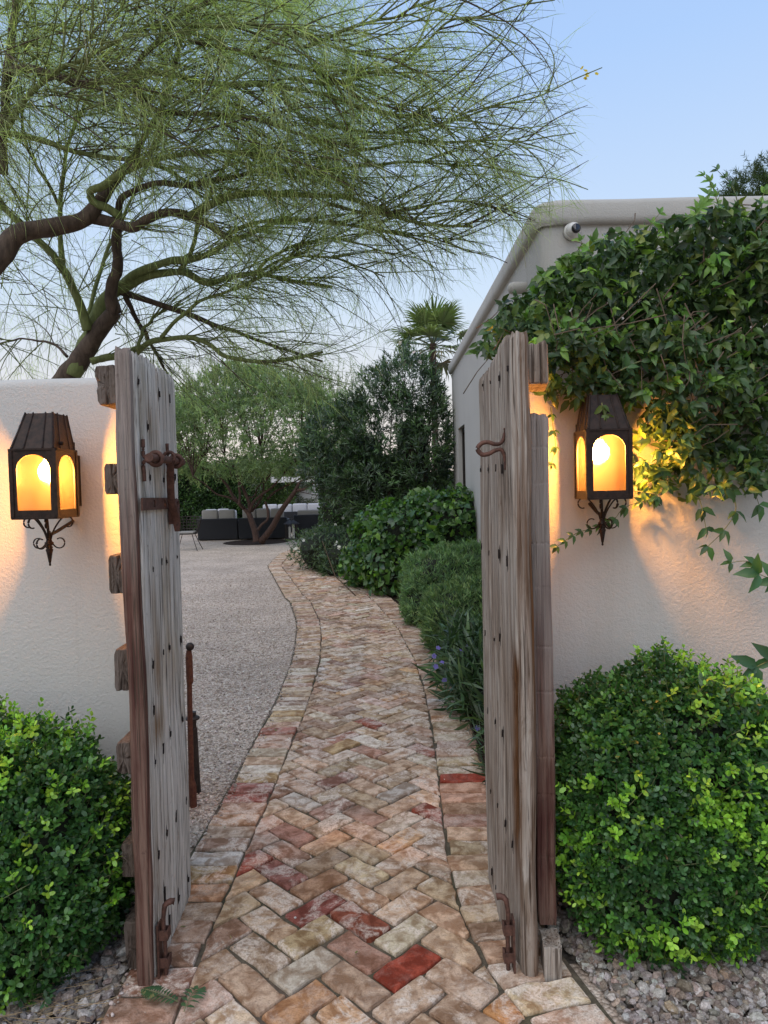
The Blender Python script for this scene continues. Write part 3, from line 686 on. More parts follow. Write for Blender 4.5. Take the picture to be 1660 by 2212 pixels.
for (x0, y0, x1, y1, sd, rt) in [(205, 788, 250, 875, 1, .06), (224, 1001, 258, 1068, 2, 0), (233, 1200, 266, 1284, 3, 0), (245, 1402, 282, 1494, 4, -.02), (250, 1604, 284, 1674, 5, .03), (260, 1822, 292, 1896, 6, 0), (268, 1990, 300, 2096, 7, .04)]:
    A = at(x0, y0, 2.17); B = at(x1, y1, 2.17)
    endblock('ledge', M_ENDG, lg, A[0], B[0] + .004, 2.17, 2.56, B[2], A[2], sd, rt)
def nailmarks(parent, pts, p0, p1, side, scale=1.0, nm='nail_slit'):
    nn = nrm(np.array([-(p1 - p0)[1], (p1 - p0)[0], 0.0])) * -side; dd = np.array([*nrm(p1 - p0), 0])
    for q in pts:
        px, py = q[0], q[1]; ln = (q[2] if len(q) > 2 else 1) * rng.uniform(.006, .014) * scale; tilt = q[3] if len(q) > 3 else rng.normal(.1, .25)
        c = onx(px, py, p0, p1); k = 12; a = np.linspace(0, 2 * PI, k, endpoint=False)
        rr = rng.uniform(.35, 1.35, k); u = .0026 * scale * rng.uniform(.7, 1.4) * np.cos(a) * rr * rng.uniform(.7, 1.4); w_ = ln * np.sin(a) * rr + 0; u = u + w_ * tilt
        R1 = c + u[:, None] * dd + w_[:, None] * np.array([0, 0, 1.]) - nn * .004
        R2 = c + (u * .8)[:, None] * dd + (w_ * .85)[:, None] * np.array([0, 0, 1.]) + nn * .0022
        V = np.concatenate([R1, R2, [c + nn * .001]])
        F = np.array([(i, (i + 1) % k, k + (i + 1) % k, k + i) for i in range(k)]); T = np.array([(k + i, k + (i + 1) % k, 2 * k) for i in range(k)])
        tails = []                                            # hair crack running up and down the grain from the hole
        for sg in (1, -1):
            q0 = c + np.array([0, 0, sg * ln * .6]) + nn * .0005; lt = ln * rng.uniform(.8, 2.6) * sg
            tails.append(tubes(np.array([[q0, q0 + dd * rng.normal(0, .0018) + np.array([0, 0, lt * .5]), q0 + dd * rng.normal(0, .003) + np.array([0, 0, lt])]]), np.array([[.0016, .0011, .0003]]), 4))
        mk(nm, *join((V, [F, T]), *tails), M_HOLE, parent)
Z3 = lambda x, y: (x * .2929, 702.3 + y * .2929)
Z6 = lambda x, y: (x * .3896, 1350.5 + y * .3896)
ptsL = [Z3(*p) for p in [(1020, 420), (1175, 515), (1105, 1120), (1205, 1140), (1290, 1130), (1125, 1800), (1190, 1745), (1228, 1745), (1305, 1710), (1090, 750), (1250, 545)]]
ptsL += [Z6(*p) for p in [(1003, 80), (905, 150), (848, 220), (940, 120), (852, 470), (1012, 520)]] + [(*Z6(*p), 1.3, .25) for p in [(945, 600), (905, 690), (860, 760), (1030, 970), (975, 1060), (925, 1150), (880, 1270), (1045, 1410)]] + [(*Z6(913, 1490), 2.6, .0), (*Z6(992, 1510), 1, .2), (*Z6(940, 1640), 1.3, .2)]
nailmarks(lg, ptsL, L0, L1, -1)

# right leaf: inner face from near R0 to far R1
R0, R1 = np.array([.372, 2.115]), np.array([.358, 2.640])
rg = empty('wooden_gate_leaf', (.42, 2.13, 0), 'right leaf of the weathered timber gate, with iron eye staple', 'gate'); dR = nrm(R1 - R0)
def ztR(y, x):
    y = np.asarray(y, float); return np.interp(y, [2.06, 2.15, 2.19, 2.26, 2.42, 2.66], [1.968, 1.975, 1.970, 1.947, 1.915, 1.915]) + .008 * (vn(y * 25, 0, 6) - .5)
gouge = lambda f, z: .020 * np.exp(-((f - .82 - .10 * (vn(z * 14, 0, 5) - .5)) / .13) ** 2) * np.clip(np.minimum((z - .44) / .12, (1.02 - z) / .15), 0, 1) * (.55 + .9 * vn(f * 40, z * 30, 9))
gst = lambda f, z: np.clip(1.3 * np.exp(-((f - .80 - .12 * (vn(z * 14, 0, 5) - .5)) / .20) ** 2) * np.clip(np.minimum((z - .25) / .25, (1.06 - z) / .1), 0, 1), 0, 1)
rP = [R0 + dR * .045, R0 + dR * .165, R0 + dR * .335, R1]
# the stile is a thick half-round post at the near edge
timber('stile', M_WOOD_R, rg, (.388, 2.109), (.438, 2.102), .060, .015, lambda y, x: 1.970 + 0 * y, 1, (22, 12), 130, .0060, .010, seed=41, r=.018, stain=lambda f, z: np.clip(1.6 * vn(f * 6, z * 2.2, 13) - .75, 0, .75) + .55 * np.clip((f - .55) / .3, 0, 1) * np.clip((1.5 - z) / .4, 0, 1))
timber('plank', M_WOOD_R, rg, rP[1], (.387, 2.111), .05, .015, ztR, 1, (40, 6), 150, .0032, .006, stain=lambda f, z: gst(f, z), deep=gouge, seed=51, r=.014)
timber('plank', M_WOOD_R, rg, rP[2], rP[1] + dR * .001, .044, .016, ztR, 1, (40, 5), 140, .0030, .005, stain=lambda f, z: .2 * bump_(f, .5, .3, z, .3, .2), seed=61)
timber('plank', M_WOOD_R, rg, rP[3], rP[2] + dR * .001, .044, .016, ztR, 1, (40, 5), 140, .0030, .005, stain=lambda f, z: 0 * f, seed=71)
ZR = lambda x, y: (999.4 + .1954 * x, 702.3 + .1954 * y)
Z5 = lambda x, y: (972.4 + .4143 * x, 702.3 + .4143 * y)
Z8 = lambda x, y: (1026.4 + .3897 * x, 1350.5 + .3897 * y)
ptsR = [ZR(*p) for p in [(485, 480), (390, 580), (295, 630), (210, 665), (185, 1600), (270, 1600), (355, 1590), (425, 1590)]] + [Z5(*p) for p in [(160, 1155), (197, 1190), (248, 1195)]] + [(*Z5(290, 1235), 2.2, 0)]
ptsR += [(*Z8(*p), 1.2, -.25) for p in [(50, 45), (100, 80), (130, 70), (65, 475), (105, 540), (145, 600), (80, 920), (120, 1000), (160, 1100), (85, 1370), (110, 1450), (200, 1215)]]
ptsR = [(q[0] + 4, *q[1:]) for q in ptsR]
nailmarks(rg, ptsR, R0, R1, 1)
# outer batten with saw cuts, block above, foot block below
A = at(1152, 897, 2.20); B = at(1197, 1990, 2.20)
zc0, zc1 = at(1185, 1990, 2.2)[2], at(1175, 897, 2.2)[2]
cuts = [at(1175, y, 2.2)[2] for y in (965, 1042, 1172, 1268, 1394, 1490, 1628, 1710, 1840)]
def saw(f, z):
    return sum(.0020 * np.exp(-((z - c_) / .0035) ** 2) for c_ in cuts) + 0 * f
timber('batten', M_STILE, rg, (.452, 2.180), (.511, 2.174), .05, zc0, zc1, 1, (22, 10), 260, .003, .008, deep=saw, seed=81, r=.006, stain=lambda f, z: np.clip((z - .95 + .6 * vn(f * 3, z * 4, 3)) / .6, 0, .8))
z0, z1 = at(1170, 832, 2.2)[2], at(1170, 744, 2.2)[2]
timber('block', M_WOOD_R, rg, (.444, 2.170), (.508, 2.159), .20, z0, z1, 1, (22, 10), 24, .006, .006, deep=lambda f, z: .02 * np.exp(-((f - .66) / .03) ** 2), seed=91, r=.010)
timber('block', M_WOOD_R, rg, (.450, 2.100), (.506, 2.094), .10, .012, at(1185, 2022, 2.15)[2], 1, (20, 10), 24, .004, .006, seed=95, r=.008)
# ------------------------------------------------------------------ ironwork on the gates (parts of the leaves)
inL = lambda px, py, off=0.0: onx(px, py, L0 + np.array([off, 0]), L1 + np.array([off, 0]))
def tube1(name, pts, r, mat, parent, k=18, sides=8, flat=None, closed=False):
    P = smooth_path(pts, k); R_ = np.interp(np.linspace(0, 1, k), np.linspace(0, 1, len(np.atleast_1d(r))), np.atleast_1d(r)) if np.ndim(r) else np.full(k, r)
    V, F = tubes(P[None], R_[None], sides, flat=flat); return mk(name, V, F, mat, parent, smooth=True)
latch = empty('slide_latch', (-.72, 2.3, 1.6), parent=lg)
xo = .045
pA = inL(322, 988, xo); pB = inL(394, 998, xo)
V, F = lathe(pA, [(.0125, 0), (.0125, np.linalg.norm(pB - pA))], 14, pB - pA); mk('bolt', V, F, M_RUST, latch, smooth=False)
def ring(c, ax, R, r, n=20, m=8):
    ax = nrm(np.array(ax, float)); u = nrm(np.cross(ax, [0, 0, 1.])); v = np.cross(ax, u); V = []
    for i in range(n):
        a = 2 * PI * i / n; d = math.cos(a) * u + math.sin(a) * v
        for j in range(m):
            b = 2 * PI * j / m; V.append(np.array(c) + d * (R + r * math.cos(b)) + ax * r * math.sin(b))
    i = np.arange(n * m).reshape(n, m); F = np.stack([i, np.roll(i, -1, 1), np.roll(np.roll(i, -1, 1), -1, 0), np.roll(i, -1, 0)], -1).reshape(-1, 4)
    return np.array(V), F
for (cx, cy) in ((337, 991), (381, 996)):
    c = inL(cx, cy, xo); f = inL(cx - 22, cy, 0.004); ax = pB - pA
    P1 = [c + (-.012, 0, .014), c + (-.035, 0, .006), f + (.004, 0, .010), f + (.004, 0, .035), f + (.004, 0, .058)]
    P2 = [c + (-.012, 0, -.014), c + (-.035, 0, -.006), f + (.004, 0, -.012), f + (.004, 0, -.045), f + (.004, 0, -.070)]
    P1 = [np.array([p[0] if k_ < 2 else -.733 + .006, c[1], p[2]]) for k_, p in enumerate(P1)]; P2 = [np.array([p[0] if k_ < 2 else -.733 + .006, c[1], p[2]]) for k_, p in enumerate(P2)]
    a1 = tubes(smooth_path(P1, 14)[None], np.full((1, 14), .006), 8); a2 = tubes(smooth_path(P2, 14)[None], np.full((1, 14), .006), 8)
    mk('eye_staple', *join(ring(c, ax, .019, .0075), a1, a2), M_RUST, latch, smooth=True)
c = inL(366, 988, xo); e = inL(383, 1148, xo - .012); hz = inL(372, 1090, xo - .015)
V, F = join(ring(c, pB - pA, .017, .006), tubes(smooth_path([c + (0.004, 0, -.012), c * .55 + hz * .45, hz, e + (0, 0, .03), e], 22)[None], np.interp(np.linspace(0, 1, 22), [0, .8, .9, 1], [.0045, .005, .005, .003])[None], 10, flat=2.7))
mk('handle', V, F, M_RUST, latch, smooth=False)
def strap(p0, p1, hw, th, holes, nrm_):
    """flat strap with round holes, built as ring strips"""
    p0, p1 = np.array(p0), np.array(p1); d = nrm(p1 - p0); u = np.cross(nrm_, d); L = np.linalg.norm(p1 - p0)
    seg = []; edges = [0.0]
    hs = sorted(holes)
    for h_, r_ in hs: edges += [h_ - hw, h_ + hw]
    edges.append(L); parts = []
    bounds = list(zip(edges[0::2], edges[1::2]))
    for a_, b_ in bounds:
        if b_ - a_ > .001:
            q = [p0 + d * a_ - u * hw, p0 + d * b_ - u * hw, p0 + d * b_ + u * hw, p0 + d * a_ + u * hw]
            V = np.array(q + [x + nrm_ * th for x in q]); parts.append((V, np.array([(0, 3, 2, 1), (4, 5, 6, 7), (0, 1, 5, 4), (1, 2, 6, 5), (2, 3, 7, 6), (3, 0, 4, 7)])))
    for h_, r_ in hs:
        n = 16; a = np.linspace(0, 2 * PI, n, endpoint=False) + PI / 4; k = 1 / np.maximum(abs(np.cos(a)), abs(np.sin(a)))
        O = p0 + d * h_ + np.outer(np.cos(a) * k * hw, d) + np.outer(np.sin(a) * k * hw, u); I = p0 + d * h_ + np.outer(np.cos(a) * r_, d) + np.outer(np.sin(a) * r_, u)
        V = np.concatenate([O, I, O + nrm_ * th, I + nrm_ * th]); j = np.arange(n); jn = (j + 1) % n
        F = np.concatenate([np.stack([j, j + n, jn + n, jn], 1), np.stack([j + 2 * n, jn + 2 * n, jn + 3 * n, j + 3 * n], 1), np.stack([j, jn, jn + 2 * n, j + 2 * n], 1), np.stack([j + n, j + 3 * n, jn + 3 * n, jn + n], 1)])
        parts.append((V, F))
    return join(*parts)
h0 = inL(305, 1089, .008); h1 = inL(372, 1087, .008); Lh = np.linalg.norm(h1 - h0)
mk('hasp', *strap(h0, h1, .019, .005, [(Lh * .36, .0125), (Lh * .70, .0125)], np.array([1.0, 0, 0])), M_RUST, latch)
bc = inL(370, 1104, .010)
mk('hasp_box', *join(box(bc[0] - .006, bc[0] + .022, bc[1] - .012, bc[1] + .028, bc[2] - .045, bc[2] + .02), ring(bc + (.02, .0, .022), (1, 0, 0), .016, .006)), M_RUST, latch)
def cane(parent, x, y, sgn, ztop):
    """foot bolt: plate, two keepers, round rod with a bent knob"""
    b = empty('foot_bolt', (x, y, 0), parent=parent)
    mk('plate', *box(min(x, x + sgn * .006), max(x, x + sgn * .006), y - .020, y + .020, .015, ztop - .055), M_RUST, b)
    xr = x + sgn * .020
    tube1('rod', [(xr, y, .005), (xr, y, ztop * .5), (xr, y, ztop - .02), (xr + sgn * .004, y + .004, ztop), (xr + sgn * .018, y + .010, ztop + .006), (xr + sgn * .030, y + .012, ztop + .004)], [.0065, .0065, .0065, .007, .007, .011], M_RUST, b, 26, 10)
    for z in (.055, ztop * .58):
        V, F = join(box(min(x, xr + sgn * .012), max(x, xr + sgn * .012), y - .016, y - .011, z, z + .03), box(min(x, xr + sgn * .012), max(x, xr + sgn * .012), y + .011, y + .016, z, z + .03), box(min(xr + sgn * .010, xr + sgn * .014), max(xr + sgn * .010, xr + sgn * .014), y - .018, y + .018, z, z + .03))
        mk('keeper', V, F, M_RUST, b)
cane(lg, -.732, 2.160, 1, .245)
cane(rg, .370, 2.145, -1, .245)
# right eye staple (hairpin loop)
zc = at(1062, 970, 2.22)[2]; xs = .376
lp = [(xs, 2.190, zc + .062), (xs - .004, 2.190, zc + .03), (xs - .012, 2.190, zc + .016), (xs - .03, 2.192, zc + .013), (xs - .05, 2.194, zc + .020), (xs - .070, 2.196, zc + .017), (xs - .083, 2.196, zc + .0), (xs - .070, 2.196, zc - .017), (xs - .050, 2.194, zc - .016), (xs - .03, 2.192, zc - .006), (xs - .012, 2.190, zc - .004), (xs - .003, 2.190, zc - .02), (xs + .0, 2.190, zc - .066)]
tube1('eye_staple', lp, [.003, .0055, .0065, .007, .0075, .007, .0065, .0055, .003], M_RUST, rg, 60, 10)

# ------------------------------------------------------------------ lanterns
g = G('seeded_amber_glass'); v = g.co(kind='Position'); sn = g.noise(v, 260, 3, .7); sn2 = g.noise(g.co((60, 60, 9), 'Position'), 1, 4)
tr = g.n('BsdfTransparent'); tr.inputs[0].default_value = (1.0, .78, .46, 1)
tl = g.n('BsdfTranslucent'); g.put(tl.inputs[0], g.mix(g.ramp(sn2, [(.3, .15), (.75, .85)]), (.048, .022, .0080), (.020, .0085, .0028)))
gl = g.n('BsdfGlossy'); gl.inputs['Roughness'].default_value = .15; gl.inputs[0].default_value = (.9, .9, .9, 1)
bm = g.bump(sn, .6, .003); g.l(bm, gl.inputs['Normal'])
m1 = g.n('MixShader'); g.put(m1.inputs[0], g.ramp(sn, [(.30, .22), (.66, .46)])); g.l(tr.outputs[0], m1.inputs[1]); g.l(tl.outputs[0], m1.inputs[2])
rf = g.n('BsdfRefraction'); rf.inputs['IOR'].default_value = 1.3; rf.inputs['Roughness'].default_value = .6; rf.inputs[0].default_value = (1.0, .76, .42, 1)
m3 = g.n('MixShader'); m3.inputs[0].default_value = .40; g.l(m1.outputs[0], m3.inputs[1]); g.l(rf.outputs[0], m3.inputs[2])
m2 = g.n('MixShader'); m2.inputs[0].default_value = .04; g.l(m3.outputs[0], m2.inputs[1]); g.l(gl.outputs[0], m2.inputs[2]); g.l(m2.outputs[0], g.o.inputs[0])
M_AMBER = g.m
g = G('lit_bulb'); em = g.n('Emission'); em.inputs[0].default_value = (1.0, .62, .22, 1); em.inputs[1].default_value = 200; g.l(em.outputs[0], g.o.inputs[0]); M_BULB = g.m
M_DIM_IRON = simple('dimmed_iron', (.006, .004, .003), .9, 40, .3, .1)  # iron darkened to near black so the back plate looks less brightly lit
def arch_plate(w0, w1, h, m, mb, mt, n=17):
    """plate w0 wide at the bottom, w1 at the top, with a round-headed opening. returns outer/inner rings (u,z)"""
    hw = min(w0, w1) / 2 - m; zt = h - mt - hw * .92; inner = [(-hw, mb)] + [(-hw, mb + (zt - mb) * t) for t in (.33, .66)] + [(-hw * math.cos(t), zt + hw * .92 * math.sin(t)) for t in np.linspace(0, PI, n)] + [(hw, mb + (zt - mb) * t) for t in (.66, .33)] + [(hw, mb)]
    outer = []
    for (u, z) in inner:
        k = z / h
        if z <= mb + 1e-6: outer.append((math.copysign(w0 / 2, u), 0))
        elif z < zt: outer.append((math.copysign(w0 / 2 + (w1 - w0) / 2 * k, u), z))
        else:
            t = math.atan2((z - zt) / .92, u); cx, cz = math.cos(t), math.sin(t); W = w0 / 2 + (w1 - w0) / 2 * .9; H = h - zt
            s = min(W / max(abs(cx), 1e-6), H / max(cz, 1e-6)); outer.append((cx * s, zt + cz * s))
    ou = np.array(outer); inn = np.array(inner)
    # snap the two nearest samples to the top corners
    for sg in (-1, 1):
        d_ = np.linalg.norm(ou - np.array([sg * w1 / 2, h]), axis=1); ou[d_.argmin()] = (sg * w1 / 2, h)
    return ou, inn
def face_mesh(o, ux, nz, w0, w1, h, m, mb, mt, th=.004):
    ou, inn = arch_plate(w0, w1, h, m, mb, mt); n = len(ou); o = np.array(o); ux = np.array(ux); nz = np.array(nz)
    f = lambda A, d: o + A[:, 0:1] * ux + A[:, 1:2] * np.array([0, 0, 1.]) + nz * d
    V = np.concatenate([f(ou, 0), f(inn, 0), f(ou, -th), f(inn, -th)]); j = np.arange(n); jn = (j + 1) % n
    F = np.concatenate([np.stack([j, j + n, jn + n, jn], 1), np.stack([j + 2 * n, jn + 2 * n, jn + 3 * n, j + 3 * n], 1), np.stack([j, jn, jn + 2 * n, j + 2 * n], 1), np.stack([j + n, j + 3 * n, jn + 3 * n, jn + n], 1)])
    gi = f(inn * np.array([1.03, 1]) , -th - .002); k = len(gi); c = gi.mean(0)
    return (V, F), (np.concatenate([gi, [c]]), np.array([(i, (i + 1) % k, k) for i in range(k)]))
def scroll(c, r, a0, turns, plane, k=20, w=.010):
    t = np.linspace(0, 1, k); a = a0 + turns * 2 * PI * t; rr = r * (1 - .35 * t); u, v = plane
    return np.array(c) + np.outer(rr * np.cos(a), u) + np.outer(rr * np.sin(a), v)
def lantern(cx, yf, yb, zb, zt, wallY, label, hood_h, w=.150):
    h = zt - zb; w0, w1 = w * .955, w; d = yb - yf; yc = (yf + yb) / 2
    L = empty('wall_lantern', (cx, wallY, zb - .12), label, 'lantern', 'lit wall lanterns')
    for (o, ux, nz, a, b) in (((cx, yf, zb), (1, 0, 0), (0, -1, 0), w0, w1), ((cx + w1 / 2, yc, zb), (0, 1, 0), (1, 0, 0), d, d), ((cx - w1 / 2, yc, zb), (0, -1, 0), (-1, 0, 0), d, d)):
        (V, F), (PV, PF) = face_mesh(o, ux, nz, a, b, h, .017 if ux[0] else .022, .024, .018)
        fr = mk('side_frame', V, F, M_IRON, L); mk('pane', PV, PF, M_AMBER, L)
    mk('back_plate', *join(box(cx - w1 / 2 + .004, cx + w1 / 2 - .004, yb - .006, yb - .002, zb + .002, zt + .03), box(cx - .035, cx + .035, yb - .002, wallY + .004, zb + .03, zt - .01)), M_DIM_IRON, L)
    for a_ in [box(cx + sx * (w1 / 2 - .003) - .006, cx + sx * (w1 / 2 - .003) + .006, y_ - .006, y_ + .006, zb - .002, zt + .002) for sx in (-1, 1) for y_ in (yf + .003, yb - .006)]: mk('corner_post', *a_, M_IRON, L)
    mk('bottom_plate', *box(cx - w1 / 2 - .001, cx + w1 / 2 + .001, yf - .003, yb + .002, zb - .006, zb + .001), M_IRON, L)
    # hood: tapered, ribbed, open box with cap
    b0 = np.array([(-w1 / 2 + .004, yf - .001), (w1 / 2 - .004, yf - .001), (w1 / 2 - .004, yb - .004), (-w1 / 2 + .004, yb - .004)]); s = .66
    def ringp(k):
        P = b0.copy(); f = 1 - (1 - s) * k; P[:, 0] *= f; P[:, 1] = yc + .03 * k + (P[:, 1] - yc) * f; P[:, 0] += cx; return P
    V = np.concatenate([np.c_[ringp(0), np.full(4, zt)], np.c_[ringp(1), np.full(4, zt + hood_h)]])
    parts = [(V, np.array([(0, 1, 5, 4), (1, 2, 6, 5), (2, 3, 7, 6), (3, 0, 4, 7), (4, 5, 6, 7)])), box(cx - w1 / 2 - .003, cx + w1 / 2 + .003, yf - .004, yb - .001, zt - .004, zt + .002)]
    A, B = ringp(0), ringp(1)
    mk('hood', *join(*parts), M_IRON, L)
    ribs = []
    for e0, e1 in ((0, 1), (1, 2), (3, 0)):
        for t in (.02, .30, .74, .98):
            p = A[e0] * (1 - t) + A[e1] * t; q = B[e0] * (1 - t) + B[e1] * t
            ribs.append(tubes(np.array([[(*p, zt + .003), (*((p + q) / 2), zt + hood_h * .5), (*q, zt + hood_h + .003)]]), np.array([[.0030, .0028, .0026]]), 6))
    mk('hood_rib', *join(*ribs), M_IRON, L)
    mk('screw', *lathe((cx + w1 / 2 - .006, yc - .03, zt + .020), [(.006, 0), (.006, .012), (.0, .014)], 10, (1, 0, 0)), M_IRON, L)
    # bulb and its light
    bz = zb + h * .66
    bo = mk('bulb', *lathe((cx + (.02 if cx < 0 else -.015), yc - .02, bz - .03), [(.004, -.0), (.019, .008), (.027, .026), (.026, .038), (.016, .058), (.011, .075)], 18), M_BULB, L, smooth=True)
    pl = bpy.data.lights.new('lantern_light', 'POINT'); pl.energy = LAMP_W; pl.color = (1.0, .48, .125); pl.shadow_soft_size = .036
    lo = bpy.data.objects.new('lantern_light', pl); COL.objects.link(lo); lo.parent = L; lo.location = (cx + (.02 if cx < 0 else -.015) - cx, yc - .02 - wallY, bz + .004 - (zb - .12))
    mk('bulb_socket', *lathe((cx + (.02 if cx < 0 else -.015), yc, bz + .055), [(.014, 0), (.014, .10)], 10), M_IRON, L)
    # scrolled bracket and finial
    X, Yv, Z = np.array([1., 0, 0]), np.array([0, 1., 0]), np.array([0, 0, 1.]); fz = zb - .085; fy = yc + .01
    for ang in (PI, 0, -PI / 2 + .35, -PI / 2 - .35):
        dx = np.array([math.cos(ang), math.sin(ang) if abs(math.sin(ang)) > .1 else 0, 0]); dx = nrm(dx)
        o1 = np.array([cx, fy, zb]) + dx * .062
        sc1 = scroll(o1 + dx * .004 - Z * .022, .022, PI / 2 + .5, -.62, (-dx if False else dx, Z), 16)
        pth = np.concatenate([[np.array([cx, fy, fz + .004]) + dx * .006, np.array([cx, fy, fz + .03]) + dx * .014, np.array([cx, fy, fz + .055]) + dx * .028], sc1])
        mk('scroll', *tubes(smooth_path(pth, 34)[None], np.full((1, 34), .0048), 6, flat=.5), M_IRON, L, smooth=True)
        lowr = scroll(np.array([cx, fy, fz - .004]) + dx * .036, .021, -PI * .75 , .72, (dx, Z), 16)
        pth = np.concatenate([[np.array([cx, fy, fz + .020]) + dx * .004, np.array([cx, fy, fz - .004]) + dx * .010], lowr])
        mk('scroll', *tubes(smooth_path(pth, 30)[None], np.full((1, 30), .0042), 6, flat=.5), M_IRON, L, smooth=True)
    mk('finial', *lathe((cx, fy, fz - .085), [(.001, 0), (.004, .003), (.003, .010), (.0045, .014), (.007, .030), (.010, .048), (.0125, .056), (.009, .060), (.0125, .065), (.008, .069), (.014, .076), (.015, .081), (.007, .086), (.006, .12)], 16), M_IRON, L, smooth=True)
    mk('bracket_arm', *tubes(np.array([[(cx, fy, fz + .02), (cx, fy + .06, fz + .03), (cx, wallY + .004, fz + .06)]]), np.full((1, 3), .006), 6), M_IRON, L)
    return L
LAMP_W = 185
c = at(76, 1118, 2.34); ct = at(76, 970, 2.34)
hh = at(90, 890, 2.36)[2] - ct[2]
lantern(c[0] + .002, 2.335, 2.50, c[2], ct[2], 2.62, 'dark iron wall lantern glowing amber on the bare left wall', hh)
c = at(1318, 1075, 2.40); ct = at(1318, 927, 2.40)
lantern(c[0], 2.40, 2.555, c[2], ct[2], 2.64, 'dark iron wall lantern glowing amber, its hood hidden by vine leaves', hh)
# ------------------------------------------------------------------ shrubs
def in_blobs(P, blobs, k=.86):
    r = np.zeros(len(P), bool)
    for c, s in blobs: r |= (((P - np.array(c)) / np.array(s)) ** 2).sum(1) < k * k
    return r
def surf(blobs, n, depth=.15, zmin=.02, lump=.08, power=2.6):
    """points + outward normals on a union of lumpy rounded boxes/ellipsoids"""
    ar = np.array([s[0] * s[1] + s[1] * s[2] + s[0] * s[2] for c, s in blobs]); k = rng.choice(len(blobs), n, p=ar / ar.sum())
    C = np.array([b[0] for b in blobs])[k]; S = np.array([b[1] for b in blobs])[k]
    d = rnd_dir(n); q = (np.abs(d) ** power).sum(1, keepdims=True) ** (-1 / power); dd = d * q
    lum = 1 + lump * (vn(d[:, 0] * 3 + k * 7, d[:, 2] * 3 + d[:, 1] * 2, 3)[:, None] - .5) * 2
    dep = np.abs(rng.normal(0, depth, (n, 1)))
    P = C + S * dd * lum * (1 - np.minimum(dep, .6)); N = nrm(np.sign(d) * np.abs(dd) ** (power - 1) / S)
    keep = (P[:, 2] > zmin) & ~in_blobs(P, blobs, .72) if len(blobs) > 1 else P[:, 2] > zmin
    return P[keep], N[keep], dep[keep, 0]
def core(blobs, name, parent, f=.80, mat=None):  # opaque dark blobs fill the shrub in place of modelled twigs
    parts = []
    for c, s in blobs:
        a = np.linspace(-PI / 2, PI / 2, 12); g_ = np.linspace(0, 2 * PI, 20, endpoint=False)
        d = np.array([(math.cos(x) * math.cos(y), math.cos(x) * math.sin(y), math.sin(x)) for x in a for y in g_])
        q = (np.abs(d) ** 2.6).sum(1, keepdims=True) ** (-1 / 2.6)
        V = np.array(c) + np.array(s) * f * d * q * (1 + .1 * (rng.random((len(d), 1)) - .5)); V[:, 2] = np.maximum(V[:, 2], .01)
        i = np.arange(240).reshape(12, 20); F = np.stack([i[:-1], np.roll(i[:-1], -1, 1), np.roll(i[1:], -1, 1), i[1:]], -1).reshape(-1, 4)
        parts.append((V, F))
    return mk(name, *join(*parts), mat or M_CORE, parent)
def stuff(o): o['kind'] = 'stuff'; return o

